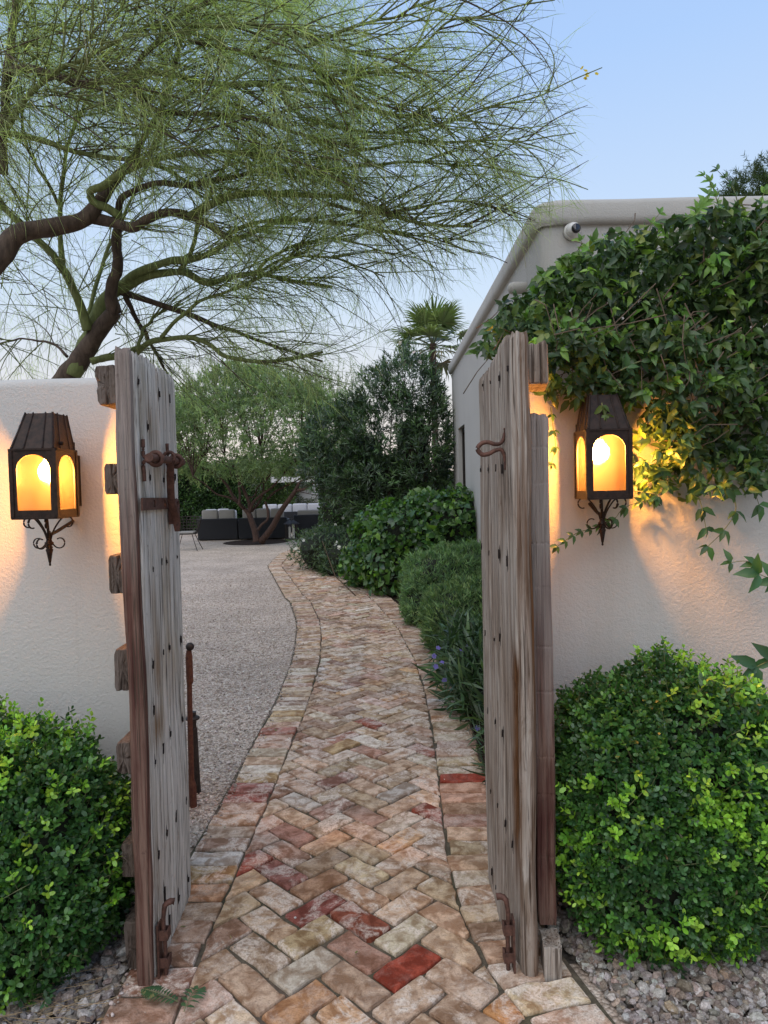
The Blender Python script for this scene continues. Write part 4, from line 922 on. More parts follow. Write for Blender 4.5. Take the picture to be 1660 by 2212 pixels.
def boxwood(loc, blobs, label, n, L=.0225, seed=0):
    t = empty('boxwood_shrub', loc, label, 'shrub', 'clipped boxwood shrubs before the wall')
    core(blobs, 'shade_core', t, .84)
    P, N, dep = surf(blobs, n, .060, .02, .11); kp = (N[:, 1] < .35) | (rng.random(len(P)) < .12); P, N, dep = P[kp], N[kp], dep[kp]
    m = len(P)
    ax = nrm(N * .75 + np.array([0, 0, .55]) + rng.normal(0, .38, (m, 3)))
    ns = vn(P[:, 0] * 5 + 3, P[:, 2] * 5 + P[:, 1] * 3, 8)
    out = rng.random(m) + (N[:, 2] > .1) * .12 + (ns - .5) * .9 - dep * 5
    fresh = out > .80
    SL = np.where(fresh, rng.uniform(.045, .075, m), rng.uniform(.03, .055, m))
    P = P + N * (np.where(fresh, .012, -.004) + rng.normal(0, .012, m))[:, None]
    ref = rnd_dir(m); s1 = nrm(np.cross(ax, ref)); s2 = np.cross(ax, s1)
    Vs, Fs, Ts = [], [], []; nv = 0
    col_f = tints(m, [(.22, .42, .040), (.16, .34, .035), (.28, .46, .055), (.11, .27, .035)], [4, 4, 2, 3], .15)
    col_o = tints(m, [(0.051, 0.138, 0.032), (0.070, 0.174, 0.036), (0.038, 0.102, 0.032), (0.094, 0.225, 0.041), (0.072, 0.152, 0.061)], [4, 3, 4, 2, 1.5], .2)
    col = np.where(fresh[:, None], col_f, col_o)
    for lv in range(4):
        side = s1 if lv % 2 else s2
        for sg in (-1, 1):
            b = P + ax * (SL * (lv + .4) / 4)[:, None]
            spread_ = np.interp(lv, [0, 3], [1.0, .55]); D = side * sg * spread_ + ax * (1.0 - spread_ * .45) + rng.normal(0, .2, (m, 3))
            size = L * np.interp(lv, [0, 1, 3], [.9, 1.0, .72]) * rng.uniform(.8, 1.2, m)
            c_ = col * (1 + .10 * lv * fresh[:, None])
            keep = rng.random(m) < np.where(fresh, .97, .85)
            V, F, T = leaves(LEAF_OVAL, b[keep], D[keep], (ax * .8 + rng.normal(0, .35, (m, 3)))[keep], size[keep], size[keep] * .62, c_[keep])
            Vs.append(V); Fs.append(F + nv); Ts.append(T); nv += len(V)
    stuff(mk('foliage', np.concatenate(Vs), np.concatenate(Fs), M_LEAF_BOX, t, tint=np.concatenate(Ts), smooth=True))
    k = rng.random(m) < .35
    A = P[k] - ax[k] * .05; Bp = P[k] + ax[k] * (SL[k] * .95)[:, None]
    V, F = tubes(np.stack([A, (A + Bp) / 2 + rng.normal(0, .002, A.shape), Bp], 1), np.tile([.0015, .0012, .0007], (len(A), 1)), 4, caps=False)
    mk('stems', V, F, M_TWIG, t)['kind'] = 'stuff'
    # a few dry pale leaves caught in the shrub
    k = np.where((rng.random(m) < .012))[0]
    V, F, T = leaves(LEAF_OVAL, P[k] + N[k] * .01, rnd_dir(len(k)), rnd_dir(len(k)), .017, .011, tints(len(k), [(.50, .36, .22), (.42, .25, .13), (.6, .5, .36)]))
    stuff(mk('dry_leaves', V, F, M_LEAF_BOX, t, tint=T)); return t
M_TWIG = simple('olive_twig', (.15, .165, .07), .8, 60, .3, .1)
M_TWIG_DRY = simple('dry_brown_twig', (.12, .085, .055), .85, 60, .3, .1)
boxwood((-1.35, 2.28, 0), [((-1.40, 2.30, .40), (.47, .28, .39)), ((-1.12, 2.27, .36), (.235, .25, .34)), ((-1.28, 2.14, .24), (.34, .20, .24))], 'clipped boxwood shrub at the left gate leaf, cropped by the photo edge', 13500)
boxwood((1.10, 2.25, 0), [((.93, 2.36, .46), (.35, .25, .435)), ((.79, 2.32, .43), (.23, .22, .39)), ((1.10, 2.37, .41), (.25, .24, .37)), ((.86, 2.26, .27), (.27, .18, .25)), ((1.06, 2.27, .30), (.20, .18, .24))], 'rounded boxwood shrub with lime green tips, beside the right gate leaf', 16500)

def shrub(name, label, cat, blobs, n, T, L, W, cols, wts, mat, depth=.12, corek=.78, lump=.12, spread_=.7, up=.3, group=None, power=2.2, jl=.25, smooth=True, hang=0.0, toned=None, cluster=1, zmin=.02):
    t = empty(name, (np.mean([b[0][0] for b in blobs]), np.mean([b[0][1] for b in blobs]), 0), label, cat, group)
    if corek: core(blobs, 'shade_core', t, corek)
    P, N, dep = surf(blobs, n, depth, zmin, lump, power)
    if cluster > 1:
        ax = nrm(N + rng.normal(0, .5, P.shape) + np.array([0, 0, up])); cc_ = tints(len(P), cols, wts, .2)
        P = np.repeat(P, cluster, 0); N = np.repeat(ax, cluster, 0); col = np.repeat(cc_, cluster, 0) * (1 + rng.normal(0, .1, (len(P), 1)))
        P = P + N * rng.uniform(0, L * .9, (len(P), 1))
    else: col = tints(len(P), cols, wts, .22)
    m = len(P); D = N * (1 - spread_ * .5) + rnd_dir(m) * spread_ + np.array([0, 0, up - hang]); Ls = L * rng.lognormal(0, jl, m)
    V, F, C = leaves(T, P, D, N + rng.normal(0, .5, (m, 3)), Ls, Ls * W, np.clip(col, .003, 1))
    stuff(mk('foliage', V, F, mat, t, tint=C, smooth=smooth)); return t, P, N
def flowers(t, P, col, r, name='flower', petals=5, face=None, group=None):
    """each blossom is a part of its plant: petals round a small centre"""
    for p in P:
        ax = nrm((face if face is not None else np.array([0, -.8, .5])) + rng.normal(0, .3, 3)); u = nrm(np.cross(ax, [0.1, 0, 1])); v = np.cross(ax, u)
        a = np.arange(petals) * 2 * PI / petals + rng.uniform(0, 1); D = np.outer(np.cos(a), u) + np.outer(np.sin(a), v) + ax * .25
        V, F, C = leaves(LEAF_OVAL, np.tile(p, (petals, 1)), D, np.tile(ax, (petals, 1)), r, r * .9, np.tile(col, (petals, 1)))
        mk(name, V, F, M_PETAL, t, tint=C)

# rosemary-like domes along the path
FINE = [(0.105, 0.173, 0.068), (0.075, 0.135, 0.060), (0.128, 0.203, 0.083), (0.057, 0.098, 0.048)]
shrub('feathery_dome_shrub', 'feathery dark green dome, farther of the two beside the path', 'shrub', [((.68, 7.9, .36), (.48, .60, .44)), ((.95, 8.0, .42), (.5, .55, .42)), ((.46, 7.7, .24), (.28, .4, .27))], 13000, LEAF_NEEDLE, .050, .13, [tuple(1.6 * v_ for v_ in c_) for c_ in FINE] + [(.22, .30, .13)], [3, 4, 3, 3, 1.2], M_LEAF_SOFT, .09, .86, .2, .9, .6, 'feathery domes beside the path', 2.2, cluster=5, smooth=False)
shrub('feathery_dome_shrub', 'feathery green dome, nearer of the two, behind the purple flowers', 'shrub', [((.68, 6.3, .28), (.34, .48, .36)), ((.88, 6.4, .30), (.4, .45, .36))], 11000, LEAF_NEEDLE, .044, .13, [(.25, .34, .13), (.18, .25, .10), (0.128, 0.210, 0.075), (0.090, 0.165, 0.068), (0.165, 0.247, 0.090), (0.060, 0.112, 0.051)], [1.2, 2, 3, 3, 2, 1.5], M_LEAF_SOFT, .09, .86, .2, .9, .6, 'feathery domes beside the path', 2.2, cluster=5, smooth=False)
# strap-leaved plant with purple flowers
STRAP = [(.065, .120, .050), (.044, .086, .038), (.105, .165, .070), (.032, .060, .028)]
t, P, N = shrub('strap_leaf_plant', 'arching strap-leaved plant dotted with small purple flowers by the right gate leaf', 'plant', [((.62, 5.0, .17), (.15, .60, .20)), ((.67, 4.55, .14), (.15, .40, .19)), ((.78, 4.9, .22), (.25, .6, .22)), ((.62, 5.5, .18), (.15, .3, .18))], 2800, LEAF_LANCE, .15, .11, STRAP, None, M_LEAF_BOX, .14, .70, .12, .9, .35, None, 2.2, cluster=2)
fl = [at(x, y, Y) for x, y, Y in [(979, 1350, 5.4), (947, 1400, 5.0), (998, 1405, 4.9), (938, 1417, 4.95), (1000, 1428, 4.8), (942, 1440, 4.8), (960, 1469, 4.6), (1032, 1572, 4.1), (985, 1415, 5.0), (1010, 1395, 4.9), (955, 1432, 4.7)]]
flowers(t, fl, (.24, .20, .60), .019)
t, P, N = shrub('strap_leaf_plant', 'small strap-leaved clump close behind the right gate leaf', 'plant', [((.56, 3.75, .10), (.07, .30, .14)), ((.60, 3.35, .08), (.08, .25, .10))], 300, LEAF_LANCE, .12, .08, STRAP, None, M_LEAF_BOX, .2, .5, .1, .9, .3, None, 2.0)
# heart-leaved big shrub
t, P, N = shrub('broad_leaf_shrub', 'large leafy green shrub with heart-shaped leaves at the house corner', 'shrub', [((.55, 10.2, .72), (.85, .75, .68)), ((1.0, 9.9, .88), (.7, .6, .60)), ((.0, 10.4, .6), (.55, .6, .55)), ((-.15, 10.7, .38), (.5, .5, .42)), ((.1, 9.9, .42), (.4, .4, .4))], 11000, LEAF_POINT, .085, .78, [(0.090, 0.188, 0.038), (0.068, 0.150, 0.038), (0.053, 0.120, 0.045), (0.150, 0.285, 0.045), (0.042, 0.090, 0.036)], [3, 3, 3, 1.8, 2], M_LEAF_BOX, .10, .74, .20, .9, .1, None, 2.3, hang=.25)
B = np.array([(.15 + rng.normal(0, .2), 9.7 + rng.normal(0, .08), .02) for _ in range(14)]); Tt = B + np.c_[rng.normal(0, .2, 14), rng.normal(0, .1, 14), rng.uniform(.4, .8, 14)]
mk('stem', *tubes(np.stack([B, (B + Tt) / 2 + rng.normal(0, .05, B.shape), Tt], 1), np.tile([.010, .008, .005], (14, 1)), 5), M_TWIG_DRY, t)
# low white-flowered planting
LOWC = [(0.075, 0.128, 0.060), (0.053, 0.090, 0.048), (0.112, 0.165, 0.075), (0.038, 0.068, 0.036)]
t, P, N = shrub('white_flower_shrub', 'low spreading shrub with white blossoms at the path bend', 'shrub', [((-1.05, 13.2, .36), (.72, .9, .44)), ((-.65, 12.3, .30), (.5, .6, .36)), ((-1.15, 14.6, .34), (.5, .9, .42)), ((-.35, 12.6, .5), (.5, .5, .5)), ((-.2, 13.3, .75), (.5, .5, .5))], 9000, LEAF_LANCE, .075, .22, LOWC, None, M_LEAF_SOFT, .16, .7, .25, .9, .3, None, 2.1)
k = np.where((N[:, 1] < -.1) & (P[:, 2] > .35))[0]; k = rng.choice(k, 34, replace=False); flowers(t, P[k] + N[k] * .04, (.72, .70, .68), .032)
t, P, N = shrub('white_flower_shrub', 'grey-green cushion of tiny flowers at the far path edge', 'shrub', [((-1.45, 15.6, .30), (.42, .7, .36)), ((-1.30, 14.0, .26), (.28, .5, .30))], 5000, LEAF_LANCE, .05, .2, [(0.098, 0.140, 0.084), (0.063, 0.098, 0.063), (0.140, 0.182, 0.119)], None, M_LEAF_SOFT, .14, .72, .2, .9, .3, None, 2.1)
k = rng.choice(np.where(N[:, 1] < 0)[0], 30, replace=False); flowers(t, P[k] + N[k] * .03, (.42, .42, .55), .024)
shrub('strap_leaf_plant', 'dark strap-leaved tuft at the brick edge under the broad-leaved shrub', 'plant', [((-.28, 11.0, .14), (.34, .30, .20)), ((-.02, 10.7, .12), (.25, .25, .16))], 1300, LEAF_LANCE, .17, .10, STRAP, None, M_LEAF_BOX, .15, .7, .15, .9, .35, None, 2.0)
shrub('strap_leaf_plant', 'dark strap-leaved border tuft in front of the white blossoms', 'plant', [((-.78, 12.15, .14), (.34, .28, .20)), ((-1.05, 12.8, .12), (.25, .3, .18)), ((-.5, 11.8, .12), (.22, .2, .16))], 1500, LEAF_LANCE, .16, .10, STRAP, None, M_LEAF_BOX, .15, .7, .15, .9, .35, None, 2.0)
# clipped dark column and small bush beside it
shrub('clipped_evergreen', 'dark clipped evergreen dome standing behind the white blossoms', 'shrub', [((-.75, 16.2, .95), (.72, .7, 1.12)), ((-.55, 16.0, .6), (.6, .6, .7))], 13000, LEAF_OVAL, .045, .6, [(0.039, 0.085, 0.023), (0.029, 0.062, 0.021), (0.058, 0.117, 0.026)], None, M_LEAF_BOX, .05, .90, .05, .8, .2, None, 2.5)
shrub('evergreen_shrub', 'bushy evergreen between the clipped dome and the broad-leaved shrub', 'shrub', [((.15, 14.6, .8), (.72, .7, .82)), ((.6, 14.0, .9), (.7, .6, .75))], 9000, LEAF_LANCE, .08, .28, [(0.070, 0.140, 0.042), (0.045, 0.091, 0.034), (0.091, 0.182, 0.049)], None, M_LEAF_BOX, .12, .76, .2, .9, .35, None, 2.2)
# oleander
def oleander():
    bl = [((.42, 12.6, 3.15), (.50, .6, .72)), ((.02, 12.7, 2.95), (.45, .5, .60)), ((-.95, 12.9, 2.35), (.48, .5, .55)), ((.35, 12.6, 2.35), (.72, .75, .85)), ((.62, 12.5, 2.95), (.45, .55, .62)), ((-.15, 12.8, 2.35), (.55, .7, .72)), ((-.72, 12.9, 2.1), (.55, .6, .60)), ((-1.1, 12.9, 1.95), (.38, .5, .45)), ((.05, 12.7, 1.55), (.85, .8, .6)), ((.68, 12.4, 1.9), (.45, .7, .9)), ((-.55, 12.8, 1.6), (.6, .6, .5)), ((.15, 12.7, 3.0), (.35, .45, .42)), ((-.45, 12.8, 2.75), (.32, .4, .32)), ((.9, 12.3, 2.3), (.22, .5, .8))]
    t = empty('oleander', (.2, 12.7, 0), 'tall dark oleander between the courtyard tree and the house', 'shrub')
    P, N, dep = surf(bl, 12500, .30, .9, .3, 2.0); kp = (N[:, 1] < .3) | (rng.random(len(P)) < .4); P, N = P[kp], N[kp]
    ax = nrm(N * .6 + rng.normal(0, .45, P.shape) + np.array([0, 0, .75])); m = len(P); k = 9
    Pk = np.repeat(P, k, 0); A = np.repeat(ax, k, 0); tt = np.tile(np.linspace(0, 1, k), m)[:, None]
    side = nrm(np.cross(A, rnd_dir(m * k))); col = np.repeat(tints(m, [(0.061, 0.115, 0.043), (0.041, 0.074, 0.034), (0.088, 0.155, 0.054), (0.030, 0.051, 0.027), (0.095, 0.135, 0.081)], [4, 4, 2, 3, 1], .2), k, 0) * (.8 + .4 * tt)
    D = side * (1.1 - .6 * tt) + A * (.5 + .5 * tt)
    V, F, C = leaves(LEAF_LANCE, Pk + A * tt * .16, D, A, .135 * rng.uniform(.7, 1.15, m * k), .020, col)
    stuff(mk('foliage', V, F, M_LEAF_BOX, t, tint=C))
    n = 26; B = np.c_[rng.normal(.25, .28, n), rng.normal(12.7, .12, n), np.full(n, .02)]
    tgt = np.array([bl[i][0] for i in rng.integers(0, len(bl), n)]) + rng.normal(0, .2, (n, 3)); Pp = np.stack([B * (1 - s) + tgt * s + np.array([0, 0, .25 * math.sin(PI * s)]) + rng.normal(0, .02, (n, 3)) for s in np.linspace(0, 1, 7)], 1)
    mk('stem', *tubes(Pp, np.tile(np.linspace(.022, .007, 7), (n, 1)), 6), M_BARK_MESQ, t)
    core([((.1, 12.9, 1.6), (.9, .35, .6)), ((.55, 12.8, 2.1), (.35, .3, .8)), ((-.4, 12.95, 2.1), (.5, .3, .45))], 'shade_core', t, .8)
    return t, P
t, P = oleander()
k = rng.choice(np.where((P[:, 2] > 2.9) & (P[:, 0] > -.1))[0], 12, replace=False); flowers(t, P[k] + np.array([0, -.1, .12]), (.72, .62, .64), .035)

# fan palm behind
def palm():
    c = at(935, 742, 24.0); t = empty('fan_palm', (c[0], 24, 0), 'fan palm rising over the oleander beside the house parapet', 'palm tree')
    mk('trunk', *tubes(np.array([[(c[0], 24, 0), (c[0] + .03, 24, 2.5), (c[0], 24, c[2])]]), np.array([[.12, .10, .11]]), 10), M_BARK_MESQ, t)
    for i in range(26):
        az = i * 2.4; el = np.interp(i, [0, 26], [1.35, -.55]) + rng.normal(0, .1)
        d = np.array([math.cos(az) * math.cos(el), math.sin(az) * math.cos(el), math.sin(el)]); st = .95 * rng.uniform(.8, 1.1)
        p0 = np.array([c[0], 24, c[2] - .1]); p1 = p0 + d * st - np.array([0, 0, .12 * math.cos(el)])
        V1, F1 = tubes(np.array([[p0, (p0 + p1) / 2 + (0, 0, .05), p1]]), np.array([[.02, .016, .012]]), 4)
        s = nrm(np.cross(d, [0.01, 0, 1])); up_ = np.cross(s, d); nb = 26
        a = np.linspace(-1.9, 1.9, nb); D = np.outer(np.cos(a), d) + np.outer(np.sin(a), s) + rng.normal(0, .03, (nb, 3)) + up_ * .08
        Lb = .9 * (1 - .16 * np.abs(a)); base = p1 + D * 0
        TT = (np.array([(0, .5, 0), (0, -.5, 0), (.5, .8, 0), (.5, -.8, 0), (.85, .35, -.12), (.85, -.35, -.12), (1, 0, -.32)]), np.array([(0, 1, 3), (0, 3, 2), (2, 3, 5), (2, 5, 4), (4, 5, 6)]))
        col = tints(nb, [(.15, .21, .075), (.19, .25, .095), (.12, .165, .065)] if i < 20 else [(.16, .13, .07), (.10, .12, .05)], None, .12)  # green fronds lightened: distance haze is put into their colour
        V, F, C = leaves(TT, base, D, np.tile(up_, (nb, 1)), Lb, .048, col)
        V2, F2 = join((V, F), (V1, F1)); mk('frond', V2, F2, M_LEAF_BOX, t, tint=np.concatenate([C, np.tile((.12, .14, .06), (len(V1), 1))]))
palm()

# ------------------------------------------------------------------ courtyard tree (fine-leaved, multi-stemmed) and tree well
def px(pts, Y): 
    Ys = np.interp(np.linspace(0, 1, len(pts)), np.linspace(0, 1, len(np.atleast_1d(Y))), np.atleast_1d(Y)); return [at(x, y, yy) for (x, y), yy in zip(pts, Ys)]
ZS = lambda x, y: (367.3 + x * .2278, 999.4 + y * .2278)
YT = 19.6
tree = empty('courtyard_tree', gnd(558, 1168), 'low wide multi-stemmed tree with feathery foliage in the gravel courtyard', 'tree')
tr_ = [([(825, 748), (805, 640), (770, 540), (745, 470)], .15, .11, YT, 'trunk'), ([(870, 742), (930, 670), (985, 590), (1030, 500), (1080, 420), (1140, 340), (1205, 245)], .14, .08, [YT, YT - 1.2], 'trunk'),
       ([(835, 640), (870, 590), (925, 540), (930, 460), (905, 370)], .055, .05, YT - .3, 'limb'), ([(925, 345), (980, 290), (1100, 220), (1220, 160), (1300, 90)], .045, .02, YT, 'limb'),
       ([(745, 475), (690, 420), (640, 370), (590, 300), (540, 210), (480, 150), (390, 80), (300, 50), (200, 0)], .09, .025, [YT, YT + .8], 'limb'),
       ([(700, 430), (650, 380), (560, 330), (450, 300), (330, 200), (220, 130)], .05, .02, [YT, YT - 1], 'limb'),
       ([(755, 470), (755, 390), (720, 300), (680, 210), (650, 150), (630, 60), (560, 0), (520, -60)], .085, .03, YT, 'limb'), ([(655, 400), (665, 300), (655, 200), (690, 110), (760, 10), (800, -60)], .055, .02, YT - .3, 'limb'),
       ([(760, 460), (790, 380), (860, 310), (960, 240), (1020, 180), (1100, 80), (1180, 0)], .07, .025, [YT, YT - .5], 'limb'), ([(775, 460), (830, 400), (880, 300), (890, 200), (880, 80), (870, -80)], .055, .02, YT + .3, 'limb'),
       ([(745, 330), (800, 320), (830, 240), (900, 160), (960, 60)], .035, .015, YT, 'limb'), ([(1200, 250), (1220, 200), (1310, 150), (1400, 110), (1440, 60)], .06, .03, YT - 1.2, 'limb'), ([(1215, 260), (1280, 250), (1350, 200), (1420, 185), (1510, 170)], .06, .03, [YT - 1.2, YT - 2], 'limb'),
       ([(470, 150), (430, 90), (360, 20), (320, -40)], .03, .015, YT + .5, 'limb'), ([(590, 130), (560, 60), (470, -30)], .035, .015, YT, 'limb'), ([(900, 180), (1000, 70), (1120, 20), (1240, -20)], .03, .015, YT - .5, 'limb')]
tips = []
for pts, r0, r1, Y, nm in tr_:
    Pp = smooth_path(px([ZS(*p) for p in pts], Y), 24); R_ = np.linspace(r0, r1, 24) * .66; R_[0] *= 1.25
    mk(nm, *tubes(Pp[None], R_[None], 8), M_BARK_MESQ, tree, smooth=True); tips.append(Pp[8:])
tips = np.concatenate(tips)
n = 900; C0 = tips[rng.integers(0, len(tips), n)]
crown = [((-3.4, 19.6, 3.15), (2.5, 1.9, 1.35)), ((-4.6, 19.9, 2.9), (1.6, 1.5, 1.1)), ((-2.2, 19.3, 2.95), (1.7, 1.6, 1.1)), ((-3.6, 19.6, 3.9), (1.8, 1.4, 1.0)), ((-5.6, 20, 2.8), (.9, 1, .9))]
# sprays: arching twigs with tiny leaflets
def sprays(P, ax, k, L, leafL, leafW, cols, wts, droop, mat, parent, nm='foliage', per=1, T=LEAF_TRI, jit=.45, tw=.0):
    m = len(P); u = np.linspace(.1, 1, k); Ls = L * rng.uniform(.6, 1.3, m)
    Q = P[:, None] + ax[:, None] * (Ls[:, None] * u)[..., None] + np.array([0, 0, -1.]) * (droop * Ls[:, None] * u**2)[..., None]
    c = np.repeat(tints(m, cols, wts, .22)[:, None], k * per, 1).reshape(-1, 3)
    Pq = np.repeat(Q, per, 1).reshape(-1, 3); A = np.repeat(np.repeat(ax[:, None], k, 1), per, 1).reshape(-1, 3)
    D = A * .6 + rnd_dir(len(Pq)) * .8 + np.array([0, 0, -droop * .4])
    V, F, C = leaves(T, Pq + rng.normal(0, tw, Pq.shape), D, rnd_dir(len(Pq)), leafL * rng.lognormal(0, .3, len(Pq)), leafW, c)
    return V, F, C, Q
P, N, dep = surf(crown, 12500, .34, 1.95, .30, 2.0)
hole = vn(P[:, 0] * 1.6 + 9, P[:, 2] * 2.2, 12) > .13; P, N = P[hole], N[hole]
ax = nrm(N * .5 + rng.normal(0, .5, P.shape) + np.array([0, 0, .45])); 
V, F, C, Q = sprays(P, ax, 8, .36, .085, .027, [(.25, .33, .20), (.20, .27, .165), (.31, .39, .24), (.145, .20, .13)], [4, 4, 2, 2], .25, M_LEAF_PV, tree, per=2)
stuff(mk('foliage', V, F, M_LEAF_PV, tree, tint=C))
# wispy top shoots
n = 420; B = np.c_[rng.normal(-3.4, 1.5, n), rng.normal(19.6, .8, n), rng.uniform(3.3, 4.4, n)]; axw = nrm(np.c_[rng.normal(0, .25, n), rng.normal(0, .2, n), np.ones(n)])
V, F, C, Q = sprays(B, axw, 14, .9, .09, .012, [(0.154, 0.210, 0.098), (0.119, 0.168, 0.084)], None, .1, M_LEAF_PV, tree, per=3); stuff(mk('top_shoots', V, F, M_LEAF_PV, tree, tint=C))
mk('shoots', *tubes(Q[:, ::4], np.tile(np.linspace(.006, .003, Q[:, ::4].shape[1]), (n, 1)), 3, caps=False), M_TWIG, tree)['kind'] = 'stuff'
lk = P[rng.choice(len(P), 170)]; nrb = tips[[np.argmin(((tips - q) ** 2).sum(1)) for q in lk]]
Pp = np.stack([nrb * (1 - s) + lk * s + np.array([0, 0, .12 * math.sin(PI * s)]) for s in np.linspace(0, 1, 5)], 1); mk('twigs', *tubes(Pp, np.tile(np.linspace(.013, .005, 5), (170, 1)), 4, caps=False), M_BARK_MESQ, tree)['kind'] = 'stuff'
c = gnd(555, 1171); a = np.linspace(0, 2 * PI, 28, endpoint=False); V = np.concatenate([np.c_[c[0] + .95 * np.cos(a), c[1] + 1.1 * np.sin(a), np.full(28, .006)], [[c[0], c[1], .04]]])
tag(mk('tree_well', V, np.array([(i, (i + 1) % 28, 28) for i in range(28)]), M_SOIL), kind='structure')

# ------------------------------------------------------------------ back of the courtyard
def hedge(name, label, x0, x1, y, z1, n, cols, dens=1, L=.10, T=LEAF_OVAL, W=.55, z0=.05, thick=.5, mat=M_LEAF_BOX, rag=.35, corek=True):
    t = empty(name, ((x0 + x1) / 2, y, 0), label, 'hedge')
    P = np.c_[rng.uniform(x0, x1, n), y - thick / 2 + np.abs(rng.normal(0, .12, n)) , rng.uniform(z0, 1, n)]
    top = z1 * (1 - rag * .5 + rag * vn(P[:, 0] * 1.4, 3, 7) - .12 * rng.random(n)); P[:, 2] *= top
    P[:, 1] += (vn(P[:, 0] * 2.5, P[:, 2] * 2.0, 4) - .5) * .5
    D = np.c_[rng.normal(0, .5, n), -np.ones(n) * .6, rng.normal(.1, .6, n)]
    V, F, C = leaves(T, P, D, rnd_dir(n), L * rng.lognormal(0, .25, n), L * W, tints(n, cols, None, .25)); stuff(mk('foliage', V, F, mat, t, tint=C))
    if corek: mk('shade_core', *box(x0 + .1, x1 - .1, y - thick * .1, y + thick * .5, 0, z1 * .84), M_CORE, t)  # box filler, its near-black colour stands for shade inside the hedge
    return t
hedge('tall_hedge', 'tall dark green hedge closing the courtyard at the left', -10.2, -4.9, 26.5, 3.0, 19000, [(0.058, 0.117, 0.039), (0.039, 0.078, 0.029), (0.091, 0.169, 0.052), (0.026, 0.049, 0.021)])
hedge('tall_hedge', 'bright climbing greenery behind the white cushions', -5.6, -3.4, 27.6, 2.9, 9000, [(.10, .17, .05), (.075, .13, .045), (.13, .2, .06)], L=.09, corek=False)
M_WHITE = simple('white_painted_render', (.60, .585, .57), .85, 6, .06, .15)
V, F = rounded_wall(-7.0, -2.55, 28.2, 28.45, 2.2, .04, 12); tag(mk('courtyard_back_wall', V, F, M_WHITE, smooth=True), 'white wall far behind the sofas, half covered by a creeper', 'wall')
t = empty('wall_creeper', (-3.7, 28.0, 0), 'sparse grey-green creeper spread over the far white wall', 'creeper')
n = 9000; P = np.c_[rng.uniform(-5.0, -2.62, n), rng.uniform(28.0, 28.18, n), rng.uniform(.1, 2.3, n)]; keep = vn(P[:, 0] * 3, P[:, 2] * 3, 5) > .40 + .10 * (P[:, 2] < .9); P = P[keep]; n = len(P)
V, F, C = leaves(LEAF_OVAL, P, rnd_dir(n) + (0, -.3, 0), rnd_dir(n), .06, .035, tints(n, [(.10, .13, .075), (.075, .10, .055), (.14, .17, .10)])); stuff(mk('foliage', V, F, M_LEAF_SOFT, t, tint=C))
post = empty('pergola', (-2.35, 27, 0), 'white pergola post and beam at the end of the courtyard', 'pergola')
A, B = at(691, 1100, 27), at(703, 1040, 27)
mk('post', *box(A[0], B[0], 26.9, 27.1, 0, B[2]), M_WHITE, post); mk('beam', *box(A[0] - 1.8, A[0] + 2.2, 26.85, 27.15, B[2] + .003, B[2] + .22), M_WHITE, post)
M_REED = simple('woven_reed', (.30, .22, .15), .9, 40, .3, .4)
for i in range(9): mk('blind_slat', *box(B[0] + .03, B[0] + .75, 27.0, 27.03, .75 + i * .16, .75 + i * .16 + .145), M_REED, post)

# distant greenery along the horizon, behind everything
for (nm, lab, x0, x1, y, h, n, cols) in (('far_tree_line', 'low hazy line of trees beyond the courtyard', -40, 26, 52, 3.0, 9000, [(.07, .10, .05), (.05, .07, .04), (.09, .12, .06)]),):
    o = hedge(nm, lab, x0, x1, y, h, n, cols, L=.45, W=.6, thick=2, rag=.9); o['category'] = 'trees'

# tree behind the house, top right
def back_tree():
    c = at(1612, 398, 14); t = empty('pine_tree', (c[0], 14, 0), 'pine top showing over the flat roof at the right', 'tree')
    mk('trunk', *tubes(np.array([[(c[0] + .3, 14, 0), (c[0] + .3, 14, c[2] - .2)]]), np.array([[.16, .03]]), 8), M_BARK_MESQ, t)
    bl = [((c[0] + .12, 14, c[2] - .35), (.42, .5, .55)), ((c[0] + .65, 14, c[2] - .2), (.30, .4, .75)), ((c[0] - .2, 14, c[2] - .7), (.45, .5, .4))]
    P, N, d = surf(bl, 1500, .35, 3.0, .4, 2.0); ax = nrm(N * .6 + rng.normal(0, .35, P.shape) + (0, 0, .5))
    V, F, C, Q = sprays(P, ax, 7, .22, .09, .010, [(.05, .075, .035), (.075, .10, .05)], None, .05, M_LEAF_PV, t, per=4, T=LEAF_NEEDLE); stuff(mk('crown', V, F, M_LEAF_PV, t, tint=C))
back_tree()

